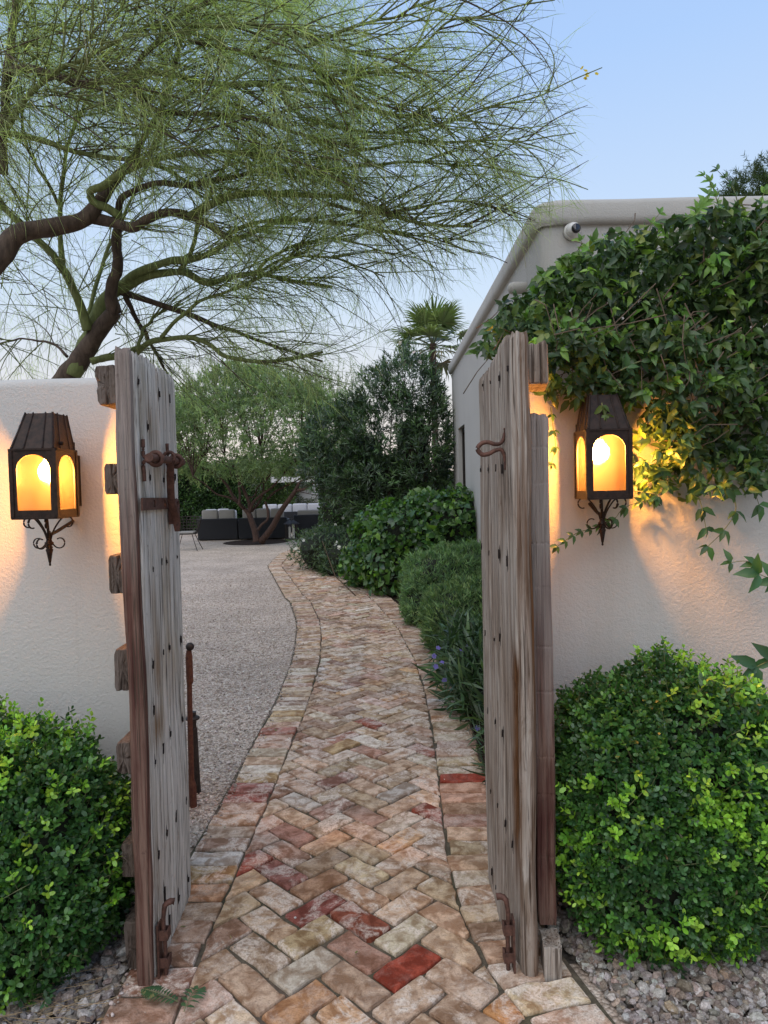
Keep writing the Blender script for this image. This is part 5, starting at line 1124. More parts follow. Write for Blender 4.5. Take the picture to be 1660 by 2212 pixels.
# ------------------------------------------------------------------ courtyard furniture
M_WICK = None
g = G('black_wicker'); v = g.co(kind='Position'); wv = g.n('TexWave', wave_type='BANDS', bands_direction='Z'); g.l(v, wv.inputs[0]); wv.inputs['Scale'].default_value = 34; wv.inputs['Distortion'].default_value = 1.5
M_WICK = g.pbr(g.ramp(wv.outputs['Fac'], [(.2, (.006, .006, .008)), (.8, (.022, .022, .027))]), .5, g.bump(wv.outputs['Fac'], .6, .01), 0, .4)
M_CUSH = simple('grey_beige_cushion', (.27, .255, .235), .95, 3, .08, .1); M_CUSHW = simple('white_cushion', (.50, .50, .53), .95, 3, .06, .1)
def pxbox(x0, y0, x1, y1, Y): 
    a = at(x0, y0, Y); b = at(x1, y1, Y); return a[0], b[0], b[2], a[2]
def sofa(label, xs, Y, ztop, zc, ncush, mat, front=False, x_end=None, depth=.85):
    x0, x1 = xs; t = empty('wicker_sofa', ((x0 + x1) / 2, Y + depth / 2, 0), label, 'sofa')
    mk('back', *rbox(((x0 + x1) / 2, Y + .05, ztop / 2 + .02), (x1 - x0, .10, ztop - .02), .03), M_WICK, t)
    mk('seat_base', *rbox(((x0 + x1) / 2, Y + .10 + (depth - .1) / 2 + .003, .18), (x1 - x0 - .01, depth - .11, .30), .03), M_WICK, t)
    for s, x in ((1, x0 + .05), (-1, x1 - .05)): mk('arm', *rbox((x, Y + .11 + (depth - .1) / 2, .30), (.10, depth - .12, ztop - .06), .03), M_WICK, t)
    for i in range(ncush):
        a = x0 + .1 + (x1 - x0 - .2) * i / ncush; b = x0 + .1 + (x1 - x0 - .2) * (i + 1) / ncush
        V, F = rbox(((a + b) / 2, Y + .20, (ztop + zc) / 2 - .10 + rng.normal(0, .006)), (b - a - .015, .17, zc - ztop + .42), .06, 4)
        mk('back_cushion', V, F, mat, t, smooth=True)
        V, F = rbox(((a + b) / 2, Y + .58, .40), (b - a - .012, .55, .13), .05, 4); mk('seat_cushion', V, F, mat, t, smooth=True)
    return t
def zz(y, Y, x=560): return at(x, y, Y)[2]
Ys = 21.6
xa = at(427, 1150, Ys)[0]; xm = at(515, 1150, Ys)[0]; xb = at(621, 1150, Ys)[0]
zt_, zc_ = zz(1119, Ys), zz(1107, Ys)
sofa('left half of the dark wicker sofa seen from behind, grey cushions', (xa, xm - .01), Ys, zt_, zc_, 2, M_CUSH)
sofa('right half of the dark wicker sofa behind the tree trunk', (xm + .01, xb), Ys - .02, zt_, zc_, 3, M_CUSH)
sofa('dark wicker armchair end right of the black lantern', (at(635, 1140, 22)[0], at(706, 1140, 22)[0]), 22.0, zz(1115, 22), zz(1111, 22), 1, M_CUSH)
sofa('far white-cushioned sofa facing the camera', (at(560, 1110, 24.5)[0], at(702, 1110, 24.5)[0]), 24.5, zz(1100, 24.5) - .12, zz(1097, 24.5), 4, M_CUSHW)
sofa('far left wicker seat with white cushions, mostly hidden behind the sofa', (at(434, 1110, 24.0)[0], at(500, 1110, 24)[0]), 24.0, zz(1110, 24) - .05, zz(1105, 24), 2, M_CUSHW)
for (x, y, Y, m_, lab) in ((498, 1106, 23.2, M_CUSHW, 'white pillow peeking over the left sofa'), (572, 1107, 23.2, M_CUSHW, 'white pillow above the right sofa half'), (668, 1111, 22.3, M_CUSHW, 'small white pillow on the armchair end'), (684, 1108, 22.45, M_CUSH, 'grey pillow leaning on the armchair end')):
    p = at(x, y, Y); V, F = rbox((p[0], Y, p[2] - .12), (.42, .14, .36), .065, 4); tag(mk('throw_pillow', V, F, m_, smooth=True), lab, 'pillow', 'throw pillows on the courtyard sofas')
# black candle lantern
p = at(631, 1160, 21.3); lt = empty('floor_lantern', (p[0], 21.3, 0), 'black glazed candle lantern standing between the sofas', 'lantern'); z1 = zz(1132, 21.3, 631); hw = .16
for sx in (-1, 1):
    for sy in (-1, 1): mk('post', *box(p[0] + sx * hw - .015, p[0] + sx * hw + .015, 21.3 + sy * hw - .015, 21.3 + sy * hw + .015, .04, z1), M_DARKMETAL, lt)
mk('base', *box(p[0] - hw - .03, p[0] + hw + .03, 21.3 - hw - .03, 21.3 + hw + .03, .0, .04), M_DARKMETAL, lt)
mk('roof', *lathe((p[0], 21.3, z1), [(.25, 0), (.22, .03), (.12, .09), (.04, .12), (.03, .15)], 4), M_DARKMETAL, lt)
mk('handle', *ring((p[0], 21.3, z1 + .17), (0, 1, 0), .05, .010), M_DARKMETAL, lt)
M_CANDLE = simple('ivory_wax', (.62, .58, .50), .5, 5, .05, .02)
for dx, h_ in ((-.06, .34), (.05, .42)): mk('candle', *lathe((p[0] + dx, 21.3, .04), [(.035, 0), (.035, h_), (.01, h_ + .002), (.004, h_ + .03)], 12), M_CANDLE, lt)
# wire chair
ch = empty('wire_chair', (-4.95, 18.3, 0), 'black wire garden chair with a pale seat pad, half hidden by the gate', 'chair')
cx, cy = at(405, 1150, 18.3)[0], 18.3
u = lambda a: np.array([math.cos(a), math.sin(a)])
for a in (.6, 2.5, 3.8, 5.6): 
    P_ = [(cx + .20 * math.cos(a), cy + .20 * math.sin(a), .42), (cx + .30 * math.cos(a), cy + .30 * math.sin(a), .2), (cx + .40 * math.cos(a), cy + .40 * math.sin(a), .0)]; tube1('leg', P_, .010, M_DARKMETAL, ch, 8, 6)
mk('seat_rim', *ring((cx, cy, .43), (0, 0.001, 1), .25, .012), M_DARKMETAL, ch); mk('seat_pad', *rbox((cx, cy, .465), (.42, .42, .055), .025), M_CUSH, ch)
wires = []
for a in np.linspace(-.3, PI + .3, 15):
    d = u(a); wires.append(smooth_path([(cx + d[0] * .24, cy + d[1] * .24, .43), (cx + d[0] * .31, cy + d[1] * .30, .62), (cx + d[0] * .36, cy + d[1] * .36, .80 + .06 * math.sin(a))], 8))
for z, r in ((.52, .275), (.60, .30), (.68, .325), (.75, .345), (.83, .365)): wires.append(np.array([(cx + math.cos(a) * r, cy + math.sin(a) * r, z + .03 * math.sin(a)) for a in np.linspace(-.3, PI + .3, 8)]))
mk('back_wires', *tubes(np.array(wires), np.full((len(wires), 8), .011), 4), M_DARKMETAL, ch)

# gate stop post and path light behind the left leaf
c = gnd(419, 1742); gp = empty('gate_stop_post', (c[0], c[1], 0), 'rusty red steel rod with a black ball end behind the left gate leaf', 'post'); zt1 = at(411, 1405, c[1])[2]
lean = at(411, 1405, c[1])[0]
mk('rod', *tubes(np.array([[(c[0] - .008, c[1], 0), ((c[0] + lean) / 2 - .008, c[1], zt1 / 2), (lean - .006, c[1], zt1)]]), np.array([[.014, .013, .012]]), 10), M_RUSTRED, gp)
mk('socket', *lathe((c[0] - .006, c[1], 0), [(.022, 0), (.022, .10), (.015, .13)], 12), M_RUSTRED, gp)
mk('sleeve', *lathe((lean - .006, c[1], zt1 - .16), [(.014, 0), (.017, .01), (.017, .13), (.012, .16)], 12), M_RUSTRED, gp)
a_ = np.linspace(0, PI, 10); mk('ball', *lathe((lean, c[1], zt1 + .018), [(.020 * math.sin(t) + .0005, -.020 * math.cos(t)) for t in a_], 14), M_DARKMETAL, gp, smooth=True)
c = gnd(424, 1712); plt_ = empty('path_light', (c[0], c[1], 0), 'dark bronze path light with flared cap behind the left gate leaf', 'light'); z1 = at(424, 1552, c[1])[2]; X_ = at(419, 1552, c[1])[0]
mk('stem', *lathe((X_ - .006, c[1], 0), [(.030, 0), (.028, .05), (.022, z1 - .05), (.018, z1 - .045), (.018, z1)], 16), M_DARKMETAL, plt_, smooth=False)
mk('cap', *lathe((X_ - .006, c[1], z1), [(.016, -.012), (.034, -.004), (.036, .004), (.026, .012), (.018, .015), (.018, .035), (.0, .036)], 20), M_DARKMETAL, plt_, smooth=False)

# fallen fern-like sprig and dry straw
def sprig(label, c, ang, L, n, ll, col, nm='fallen_sprig'):
    t = empty(nm, c, label, 'leaf'); d = np.array([math.cos(ang), math.sin(ang), 0.0]); s = np.array([-d[1], d[0], 0])
    k = np.linspace(0, 1, n); P = np.array(c) + np.outer(k * L, d) + np.outer(np.sin(k * 2.2) * L * .12, s) + np.array([0, 0, .006]) + np.outer(np.sin(k * PI), (0, 0, .012))
    mk('stem', *tubes(P[None], np.full((1, n), .0012), 5), M_TWIG, t)
    for sg in (-1, 1):
        for i in range(1, n):
            V, F, C = leaves(LEAF_LANCE, P[i:i + 1], (s * sg + d * .35)[None], np.array([[0, 0, 1.]]) + rng.normal(0, .25, (1, 3)), ll * math.sin(.35 + 2.5 * k[i]) , ll * .3, np.array([col]))
            mk('leaflet', V, F, M_LEAF_BOX, t, tint=C)
c = gnd(385, 2168, .03); sprig('ferny green sprig lying on the bricks by the left gate leaf', c, 2.6, .13, 15, .036, (.05, .11, .045))
c = gnd(398, 2190, .03); sprig('small drooping green leaf spray beneath the ferny sprig', c, 1.2, .10, 8, .042, (.06, .12, .05))
n = 70; B = np.c_[rng.uniform(-1.45, -.98, n), rng.normal(2.02, .05, n), rng.uniform(.015, .04, n)]; a = rng.normal(.25, .35, n); Lg = rng.uniform(.08, .22, n); E_ = B + np.c_[np.cos(a) * Lg, np.sin(a) * Lg, rng.uniform(-.01, .02, n)]
stuff(tag(mk('dry_straw', *tubes(np.stack([B, (B + E_) / 2 + rng.normal(0, .008, B.shape), E_], 1), np.full((n, 3), .0009), 4), simple('straw', (.34, .24, .13), .8)), 'dry straw caught under the left boxwood', 'straw'))
# little chips and petals on the path
n = 90; y = rng.uniform(1.95, 6, n); x = rng.uniform(-.8, .5, n); stones_ = stones('path_chips', np.c_[x, y], .0035, .028, [(.6, .56, .5), (.5, .42, .32), (.4, .3, .2)], None, (IV, IF), M_STONE); stones_['kind'] = 'stuff'

n = 150; yy_ = rng.uniform(1.95, 12, n); side_ = rng.random(n); xx_ = np.where(side_ < .5, xLO(yy_) + np.abs(rng.normal(0, .09, n)), np.where(side_ < .75, xRO(yy_) - np.abs(rng.normal(0, .10, n)), rng.uniform(-2.2, .3, n)))
V, F, C = leaves(LEAF_OVAL, np.c_[xx_, yy_, np.full(n, .032)], np.c_[rng.normal(0, 1, n), rng.normal(0, 1, n), rng.normal(0, .12, n)], np.tile((0, 0, 1.), (n, 1)) + rng.normal(0, .25, (n, 3)), rng.uniform(.012, .028, n), rng.uniform(.006, .012, n), tints(n, [(.34, .22, .10), (.22, .14, .07), (.42, .33, .15), (.16, .18, .06)]))
stuff(mk('fallen_leaves', V, F, M_LEAF_SOFT, None, tint=C))
yy_ = np.concatenate([rng.uniform(2.95, 9, 420), rng.uniform(1.9, 2.6, 60)]); xx_ = np.where(np.arange(480) < 420, xLO(yy_) + np.abs(rng.normal(0, .035, 480)) - .01, xLO(yy_) + np.abs(rng.normal(0, .02, 480)))
s_ = stones('spilled_pebbles', np.c_[xx_, yy_], .0058, .028, [(.43, .35, .29), (.54, .46, .40), (.31, .245, .20)], None, (IV, IF), M_STONE); s_['kind'] = 'stuff'
# ------------------------------------------------------------------ vine over the right wall
vine = empty('wall_vine', (1.5, 2.7, 0), 'dense dark green vine mounded over the right wall, glowing yellow near the lantern', 'vine')
def inpoly(x, y, poly):
    r = np.zeros(len(x), bool); p = np.array(poly)
    for i in range(len(p)):
        (x0, y0), (x1, y1) = p[i], p[(i + 1) % len(p)]
        cnd = ((y0 > y) != (y1 > y)) & (x < (x1 - x0) * (y - y0) / (y1 - y0 + 1e-12) + x0); r ^= cnd
    return r
VD = [(.070, .130, .038), (.052, .100, .032), (.105, .175, .045), (.036, .070, .026), (.18, .24, .05)]
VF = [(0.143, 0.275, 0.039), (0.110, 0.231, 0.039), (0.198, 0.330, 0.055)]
def vleaves(n, poly, y0, y1, cols, wts, L=.046, cl=3, bias=(0, -.5, -.45), Yref=2.7):
    xs = [p[0] for p in poly]; zs = [p[1] for p in poly]; X = rng.uniform(min(xs), max(xs), n); Z = rng.uniform(min(zs), max(zs), n); k = inpoly(X, Z, poly); X, Z = X[k], Z[k]; m = len(X)
    P = np.c_[X, rng.uniform(0, 1, m) ** 1.3 * (y1 - y0) + y0, Z]
    # lumps: the mound bulges towards the viewer
    P[:, 1] += (vn(X * 6, Z * 6, 3) - .5) * .22
    ax = nrm(np.array(bias) * .9 + rng.normal(0, .55, (m, 3))); c = tints(m, cols, wts, .2)
    ref = nrm(np.cross(ax, rnd_dir(m))); P3, D3, C3 = [], [], []
    for j in range(cl):
        a = (j - (cl - 1) / 2) * .85; P3.append(P + rng.normal(0, .004, P.shape)); D3.append(ax * math.cos(a) + ref * math.sin(a) + rng.normal(0, .12, ax.shape)); C3.append(c * (1 + rng.normal(0, .08, (m, 1))))
    P3, D3, C3 = map(np.concatenate, (P3, D3, C3)); mm = len(P3); N3 = np.array([0, -.75, .45]) + rng.normal(0, .45, (mm, 3))
    Ls = L * rng.uniform(.65, 1.25, mm); return P3, D3, N3, Ls, C3
pz = lambda pts, Y: [tuple(at(x, y, Y)[[0, 2]]) for x, y in pts]
top = pz([(1035, 742), (1060, 700), (1105, 655), (1150, 620), (1200, 575), (1250, 560), (1320, 530), (1420, 530), (1500, 500), (1580, 485), (1700, 470), (1760, 465), (1760, 830), (1180, 815), (1100, 775)], 2.8)
A = vleaves(5600, top, 2.50, 3.15, VD, [4, 4, 3, 4, .8])
fr = pz([(1150, 740), (1300, 720), (1700, 720), (1700, 1010), (1640, 1040), (1580, 985), (1480, 1010), (1415, 960), (1385, 885), (1310, 855), (1240, 868), (1155, 850)], 2.55)
Bv = vleaves(1350, fr, 2.44, 2.62, VD, [4, 4, 3, 3, 1.5])
low = pz([(1390, 880), (1470, 900), (1650, 930), (1650, 1060), (1600, 1060), (1560, 1050), (1500, 1075), (1440, 1060), (1400, 1090), (1375, 1060), (1380, 960)], 2.5)
Cv = vleaves(300, low, 2.44, 2.60, VD, [3, 3, 3, 2, 2])
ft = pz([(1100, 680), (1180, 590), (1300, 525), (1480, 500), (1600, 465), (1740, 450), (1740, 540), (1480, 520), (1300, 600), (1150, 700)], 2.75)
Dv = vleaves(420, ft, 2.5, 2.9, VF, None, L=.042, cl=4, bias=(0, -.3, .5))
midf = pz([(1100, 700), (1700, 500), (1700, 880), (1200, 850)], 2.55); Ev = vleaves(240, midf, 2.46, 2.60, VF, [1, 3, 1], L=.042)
# upward shoots and hanging strands
stP, stC = [], []; strands = []
def strand(pts, Y, cols, L=.045, every=.035, r=.0016, cl=2, bias=(0, -.3, -.35)):
    P = smooth_path(px(pts, Y), 24); strands.append(P); d = np.concatenate([[0], np.cumsum(np.linalg.norm(np.diff(P, axis=0), axis=1))]); n = max(3, int(d[-1] / every))
    s = np.linspace(d[-1] * .12, d[-1], n); Q = np.stack([np.interp(s, d, P[:, i]) for i in range(3)], 1); tg = nrm(np.gradient(Q, axis=0))
    Ps, Ds = [], []
    for i in range(n):
        sd = nrm(np.cross(tg[i], [0, -1, .1]))
        for sg in ((-1, 1, 0) if cl == 2 else (-1, 1)):
            Ps.append(Q[i]); Ds.append(sd * sg * .9 + tg[i] * (.5 if sg else 1.2) + np.array(bias) * .7 + rng.normal(0, .15, 3))
    m = len(Ps); return np.array(Ps), np.array(Ds), np.array([0, -.8, .35]) + rng.normal(0, .35, (m, 3)), L * rng.uniform(.75, 1.2, m), tints(m, cols, None, .12)
SD = [(.045, .11, .035), (.06, .14, .035), (.035, .08, .03)]
S = [strand([(1330, 1118), (1290, 1140), (1250, 1150), (1205, 1180)], 2.50, SD, .030, .03), strand([(1370, 1060), (1420, 1070), (1340, 1105), (1330, 1120)], 2.46, SD, .036, .05), strand([(1190, 880), (1195, 920), (1200, 965), (1192, 1000)], 2.52, SD, .030, .04),
     strand([(1480, 1000), (1505, 1060), (1520, 1110), (1525, 1140)], 2.5, SD, .052, .06), strand([(1570, 1040), (1590, 1100), (1560, 1150), (1530, 1180)], 2.5, SD, .050, .055), strand([(1400, 850), (1440, 940), (1430, 1000), (1445, 1050)], 2.5, SD, .042, .05),
     strand([(1610, 1000), (1630, 1060), (1640, 1090)], 2.5, SD, .055, .05), strand([(1700, 1230), (1650, 1225), (1610, 1212), (1580, 1215)], 2.48, [(.06, .15, .05), (.05, .12, .04)], .050, .06), strand([(1720, 1250), (1665, 1250), (1640, 1240)], 2.4, [(.05, .13, .05)], .075, .08),
     strand([(1720, 1420), (1670, 1425), (1635, 1440)], 2.4, [(.04, .11, .04)], .085, .06), strand([(1720, 1640), (1670, 1645), (1620, 1655)], 2.12, [(.06, .16, .05)], .060, .06),
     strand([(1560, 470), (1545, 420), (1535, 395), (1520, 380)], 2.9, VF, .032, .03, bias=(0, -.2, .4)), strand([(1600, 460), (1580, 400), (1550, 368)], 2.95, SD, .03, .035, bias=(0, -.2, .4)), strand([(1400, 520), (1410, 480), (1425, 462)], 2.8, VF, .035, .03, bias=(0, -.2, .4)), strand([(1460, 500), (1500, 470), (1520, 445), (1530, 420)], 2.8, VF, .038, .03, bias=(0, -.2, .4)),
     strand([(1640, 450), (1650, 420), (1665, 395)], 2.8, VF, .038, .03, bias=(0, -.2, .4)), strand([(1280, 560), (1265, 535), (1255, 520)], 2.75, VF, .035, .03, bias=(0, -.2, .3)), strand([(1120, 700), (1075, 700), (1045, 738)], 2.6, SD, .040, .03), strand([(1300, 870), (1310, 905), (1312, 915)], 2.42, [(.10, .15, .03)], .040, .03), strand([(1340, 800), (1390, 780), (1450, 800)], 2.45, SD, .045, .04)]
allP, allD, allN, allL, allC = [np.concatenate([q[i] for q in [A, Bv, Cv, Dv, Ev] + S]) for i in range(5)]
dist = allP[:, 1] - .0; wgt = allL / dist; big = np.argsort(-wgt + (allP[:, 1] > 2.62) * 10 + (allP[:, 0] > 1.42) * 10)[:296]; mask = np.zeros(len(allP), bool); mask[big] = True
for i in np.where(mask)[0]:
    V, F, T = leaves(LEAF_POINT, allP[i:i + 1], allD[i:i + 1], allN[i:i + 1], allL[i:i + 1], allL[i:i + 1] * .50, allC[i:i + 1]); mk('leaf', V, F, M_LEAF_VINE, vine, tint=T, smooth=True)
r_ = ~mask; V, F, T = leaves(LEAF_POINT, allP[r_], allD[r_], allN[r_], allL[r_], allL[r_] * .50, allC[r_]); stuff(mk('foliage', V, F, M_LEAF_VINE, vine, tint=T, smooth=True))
for s_ in strands: mk('strand', *tubes(s_[None], np.linspace(.0024, .0012, 24)[None], 5, caps=False), M_TWIG, vine)
n = 160; i0 = rng.integers(0, len(A[0]), n); Pp = A[0][i0]; Q0 = Pp + np.c_[rng.normal(0, .07, n), rng.uniform(.0, .10, n), rng.normal(-.05, .07, n)]
Q0b = Bv[0][rng.integers(0, len(Bv[0]), 160)]; Pp = np.concatenate([Pp, Q0b]); Q0 = np.concatenate([Q0, Q0b + np.c_[rng.normal(.05, .12, 160), rng.uniform(0, .04, 160), rng.uniform(0, .2, 160)]])
mk('stems', *tubes(np.stack([Q0, (Q0 + Pp) / 2 + rng.normal(0, .02, Pp.shape), Pp], 1), np.tile([.0024, .0019, .0013], (len(Pp), 1)), 5, caps=False), M_TWIG_DRY, vine)['kind'] = 'stuff'

# ------------------------------------------------------------------ the big palo verde
pv = empty('palo_verde_tree', at(150, 815, 5.2) * (1, 1, 0), 'large green-limbed palo verde arching over the courtyard from the left wall', 'tree')
pv2 = empty('palo_verde_tree', (-3.6, 4.9, 0), 'second palo verde whose limbs enter from beyond the left photo edge', 'tree')
Z1 = lambda pts: [(x * .5207, y * .5207) for x, y in pts]
Z2 = lambda pts: [(810 + x * .5119, y * .5119) for x, y in pts]
LIM = [  # points, Y list, r0, r1, material, owner, name
 (Z1([(200, 1700), (280, 1556), (360, 1450), (430, 1350), (478, 1290)]), [5.3, 5.2], .105, .062, 'B', 0, 'trunk'),
 (Z1([(478, 1300), (462, 1240), (480, 1130), (485, 1000), (492, 890)]), [5.2, 5.0], .055, .032, 'B', 0, 'trunk'),
 (Z1([(300, 1560), (350, 1440), (400, 1320), (450, 1230), (500, 1185)]), [5.25, 5.3], .070, .052, 'G', 0, 'trunk'),
 (Z1([(500, 1190), (560, 1140), (650, 1100), (740, 1080), (850, 1060), (950, 1010), (1060, 960), (1200, 900)]), [5.3, 4.9], .044, .016, 'G', 0, 'limb'),
 (Z1([(500, 1205), (600, 1150), (700, 1130), (760, 1132), (870, 1170), (960, 1150), (1060, 1140), (1240, 1170), (1380, 1190)]), [5.3, 5.0], .044, .012, 'G', 0, 'limb'),
 (Z1([(500, 1210), (560, 1230), (620, 1250), (720, 1280), (800, 1310), (900, 1350), (1000, 1390), (1150, 1440), (1340, 1500)]), [5.3, 5.6], .034, .010, 'B', 0, 'limb'),
 (Z1([(560, 1470), (620, 1420), (700, 1405), (790, 1400), (870, 1430), (930, 1480), (1050, 1495), (1130, 1500), (1250, 1480), (1340, 1460)]), [5.4, 5.0], .030, .012, 'G', 0, 'limb'),
 (Z1([(380, 1500), (450, 1480), (520, 1470), (570, 1455)]), [5.2, 5.4], .034, .030, 'G', 0, 'limb'),
 (Z1([(520, 1230), (560, 1310), (610, 1390), (650, 1470), (700, 1560)]), [5.3, 5.8], .026, .012, 'B', 0, 'limb'),
 (Z1([(365, 1370), (330, 1250), (300, 1180), (270, 1120), (240, 1080), (170, 1010), (100, 940), (0, 850), (-60, 790)]), [5.2, 4.6], .045, .022, 'G', 0, 'limb'),
 (Z1([(265, 1120), (250, 1000), (252, 880), (262, 750), (275, 640), (330, 480), (400, 330), (460, 200)]), [5.1, 5.0], .026, .009, 'G', 0, 'limb'),
 (Z1([(245, 850), (200, 760), (150, 680), (105, 580), (90, 480), (60, 380)]), [5.1, 4.6], .018, .008, 'B', 0, 'limb'),
 (Z1([(368, 1310), (400, 1180), (440, 1060), (520, 900), (600, 700), (690, 520)]), [5.3, 5.6], .022, .008, 'G', 0, 'limb'),
 (Z1([(280, 1480), (230, 1430), (150, 1410), (60, 1410), (-20, 1430)]), [5.4, 5.6], .014, .007, 'B', 0, 'limb'),
 (Z1([(740, 1130), (790, 1060), (820, 930), (870, 800), (960, 640)]), [5.2, 4.8], .024, .008, 'G', 0, 'limb'),
 (Z1([(670, 1400), (740, 1320), (850, 1240), (1000, 1190), (1150, 1110), (1250, 1040)]), [5.3, 4.9], .020, .008, 'G', 0, 'limb'),
 (Z1([(570, 1450), (600, 1360), (680, 1290), (760, 1260)]), [5.3, 5.6], .020, .012, 'G', 0, 'limb'),
 (Z1([(1050, 1150), (1110, 1080), (1200, 1030), (1340, 990), (1480, 1010), (1640, 1060)]), [5.0, 4.8], .016, .006, 'G', 0, 'limb'),
 (Z1([(1060, 1140), (1160, 1080), (1300, 1060), (1450, 1090), (1600, 1150)]), [5.1, 5.2], .014, .006, 'B', 0, 'limb'),
 # big dark limb sweeping in from the left
 (Z1([(-120, 1200), (0, 1060), (60, 990), (140, 950), (230, 940), (330, 915), (385, 875), (430, 815), (460, 765), (500, 720)]), [4.2, 4.6], .085, .040, 'B', 1, 'trunk'),
 (Z1([(500, 720), (560, 640), (600, 560), (660, 460), (720, 300), (760, 140), (800, 0), (840, -90)]), [4.6, 4.5], .030, .010, 'G', 1, 'limb'),
 (Z1([(370, 900), (470, 922), (560, 942), (620, 900), (670, 885), (790, 900), (860, 930), (920, 970), (958, 990)]), [4.5, 4.5], .046, .026, 'B', 1, 'limb'),
 (Z1([(950, 972), (1000, 945), (1120, 915), (1250, 912), (1340, 920), (1450, 935), (1600, 965), (1760, 1000), (1900, 1060)]), [4.5, 4.4], .016, .005, 'G', 1, 'limb'),
 (Z1([(785, 898), (870, 850), (940, 820), (1060, 800), (1200, 800), (1400, 820), (1500, 840), (1620, 890), (1760, 930), (1960, 940)]), [4.5, 4.2], .032, .008, 'G', 1, 'limb'),
 (Z1([(500, 900), (440, 860), (390, 840), (372, 800), (430, 770), (500, 715), (600, 670), (700, 645), (850, 630), (1050, 640), (1250, 680)]), [4.5, 4.2], .036, .008, 'G', 1, 'limb'),
 (Z1([(492, 895), (500, 830), (560, 790), (640, 760), (780, 770), (930, 740), (1100, 700), (1300, 720), (1500, 780)]), [4.6, 4.3], .028, .008, 'B', 1, 'limb'),
 (Z1([(-80, 530), (0, 545), (80, 560), (200, 590), (330, 635), (400, 642), (500, 655), (600, 670), (700, 705), (800, 780)]), [4.3, 4.6], .028, .010, 'G', 1, 'limb'),
 (Z1([(12, 720), (15, 520), (25, 400), (30, 300), (45, 180), (60, 60), (70, -60)]), [4.4, 4.3], .040, .024, 'B', 1, 'limb'),
 (Z1([(28, 310), (80, 285), (200, 305), (330, 345), (450, 335), (560, 375), (620, 440), (700, 468), (900, 482), (1050, 495), (1250, 560), (1500, 620)]), [4.3, 4.0], .034, .007, 'B', 1, 'limb'),
 (Z1([(450, 335), (600, 300), (720, 312), (850, 340), (1000, 355), (1150, 350), (1280, 380), (1400, 410), (1600, 470), (1800, 480)]), [4.2, 3.9], .026, .006, 'G', 1, 'limb'),
 (Z1([(560, 380), (560, 300), (600, 230), (690, 130), (750, 60), (850, 20), (980, -30)]), [4.3, 4.0], .024, .010, 'B', 1, 'limb'),
 (Z1([(30, 530), (90, 430), (170, 350), (260, 280), (380, 230), (500, 160), (640, 100)]), [4.3, 4.0], .026, .010, 'G', 1, 'limb'),
 (Z1([(730, 100), (900, 110), (1050, 100), (1200, 130), (1400, 200), (1600, 240)]), [4.0, 3.8], .016, .006, 'G', 1, 'limb'),
 (Z1([(780, 170), (950, 200), (1100, 240), (1300, 290), (1500, 400), (1700, 470)]), [4.1, 3.9], .014, .006, 'B', 1, 'limb'),
 (Z2([(-350, 330), (-150, 350), (0, 300), (60, 290), (200, 190), (300, 100), (450, 70), (600, 25), (760, 0)]), [4.0, 3.8], .014, .004, 'G', 1, 'limb'),
 (Z2([(-300, 500), (0, 560), (200, 550), (400, 480), (560, 440), (700, 400), (850, 330), (960, 285)]), [4.1, 3.8], .013, .003, 'G', 1, 'limb'),
 (Z2([(-200, 860), (0, 900), (150, 880), (300, 850), (450, 862), (560, 885), (660, 925)]), [4.3, 4.1], .014, .004, 'B', 1, 'limb'),
 (Z2([(-200, 930), (0, 970), (200, 1000), (400, 1060), (500, 1085), (560, 1110)]), [4.5, 4.5], .011, .003, 'B', 0, 'limb'),
 (Z2([(-100, 700), (150, 690), (400, 700), (600, 735), (780, 760), (900, 800)]), [4.2, 4.0], .011, .003, 'G', 1, 'limb'),
 (Z2([(-100, 640), (200, 600), (450, 600), (650, 590), (850, 560)]), [4.1, 3.9], .011, .003, 'G', 1, 'limb'),
 (Z2([(-300, 200), (-100, 120), (100, 60), (250, 0), (400, -60)]), [3.9, 3.7], .013, .004, 'G', 1, 'limb'),
]
curves = []; 
for pts, Y, r0, r1, mt, ow, nm in LIM:
    P3 = px(pts, Y); k = 12 + 4 * len(pts); P = smooth_path(P3, k); kn = np.linspace(0, 1, k)
    wob = .012 * np.stack([vn(kn * 9, r0 * 900, 1) - .5, vn(kn * 9, r0 * 900 + 5, 2) - .5, vn(kn * 9, r0 * 900 + 9, 3) - .5], 1) * 2; P = P + wob * np.sin(kn * PI)[:, None]
    R_ = (.9 if nm == 'trunk' else .80) * (r0 + (r1 - r0) * kn ** .8) * (1 + .10 * (vn(kn * 14, r0 * 500, 6) - .5) * 2); own = pv if ow == 0 else pv2
    mk(nm, *tubes(P[None], R_[None], 9 if r0 > .02 else 6), M_BARK_BROWN if mt == 'B' else M_BARK_GREEN, own, smooth=True)
    if nm == 'limb': curves.append((P, R_, ow))
def grow(S, D, L, k, wander, droop):
    n = len(S); u = np.linspace(0, 1, k); P = np.zeros((n, k, 3)); P[:, 0] = S; d = nrm(D); bend = rng.normal(0, wander, (n, 3)); step = (L / (k - 1))[:, None]
    for i in range(1, k): d = nrm(d + bend / (k - 1) + rng.normal(0, wander * .35, (n, 3)) / k + np.array([0, 0, -droop / (k - 1)])); P[:, i] = P[:, i - 1] + d * step
    return P
S_, D_, O_ = [], [], []
for P, R_, ow in curves:
    seg = np.linalg.norm(np.diff(P, axis=0), axis=1).sum(); n = int(seg / .050); t_ = rng.uniform(.22, 1.0, n) * (len(P) - 1); i = np.minimum(t_.astype(int), len(P) - 2); f = (t_ - i)[:, None]
    S_.append(P[i] * (1 - f) + P[i + 1] * f); tg = nrm(P[i + 1] - P[i]); D_.append(nrm(tg * 1.0 + rnd_dir(n) * .75 + np.array([.28, 0, .12]))); O_.append(np.full(n, ow))
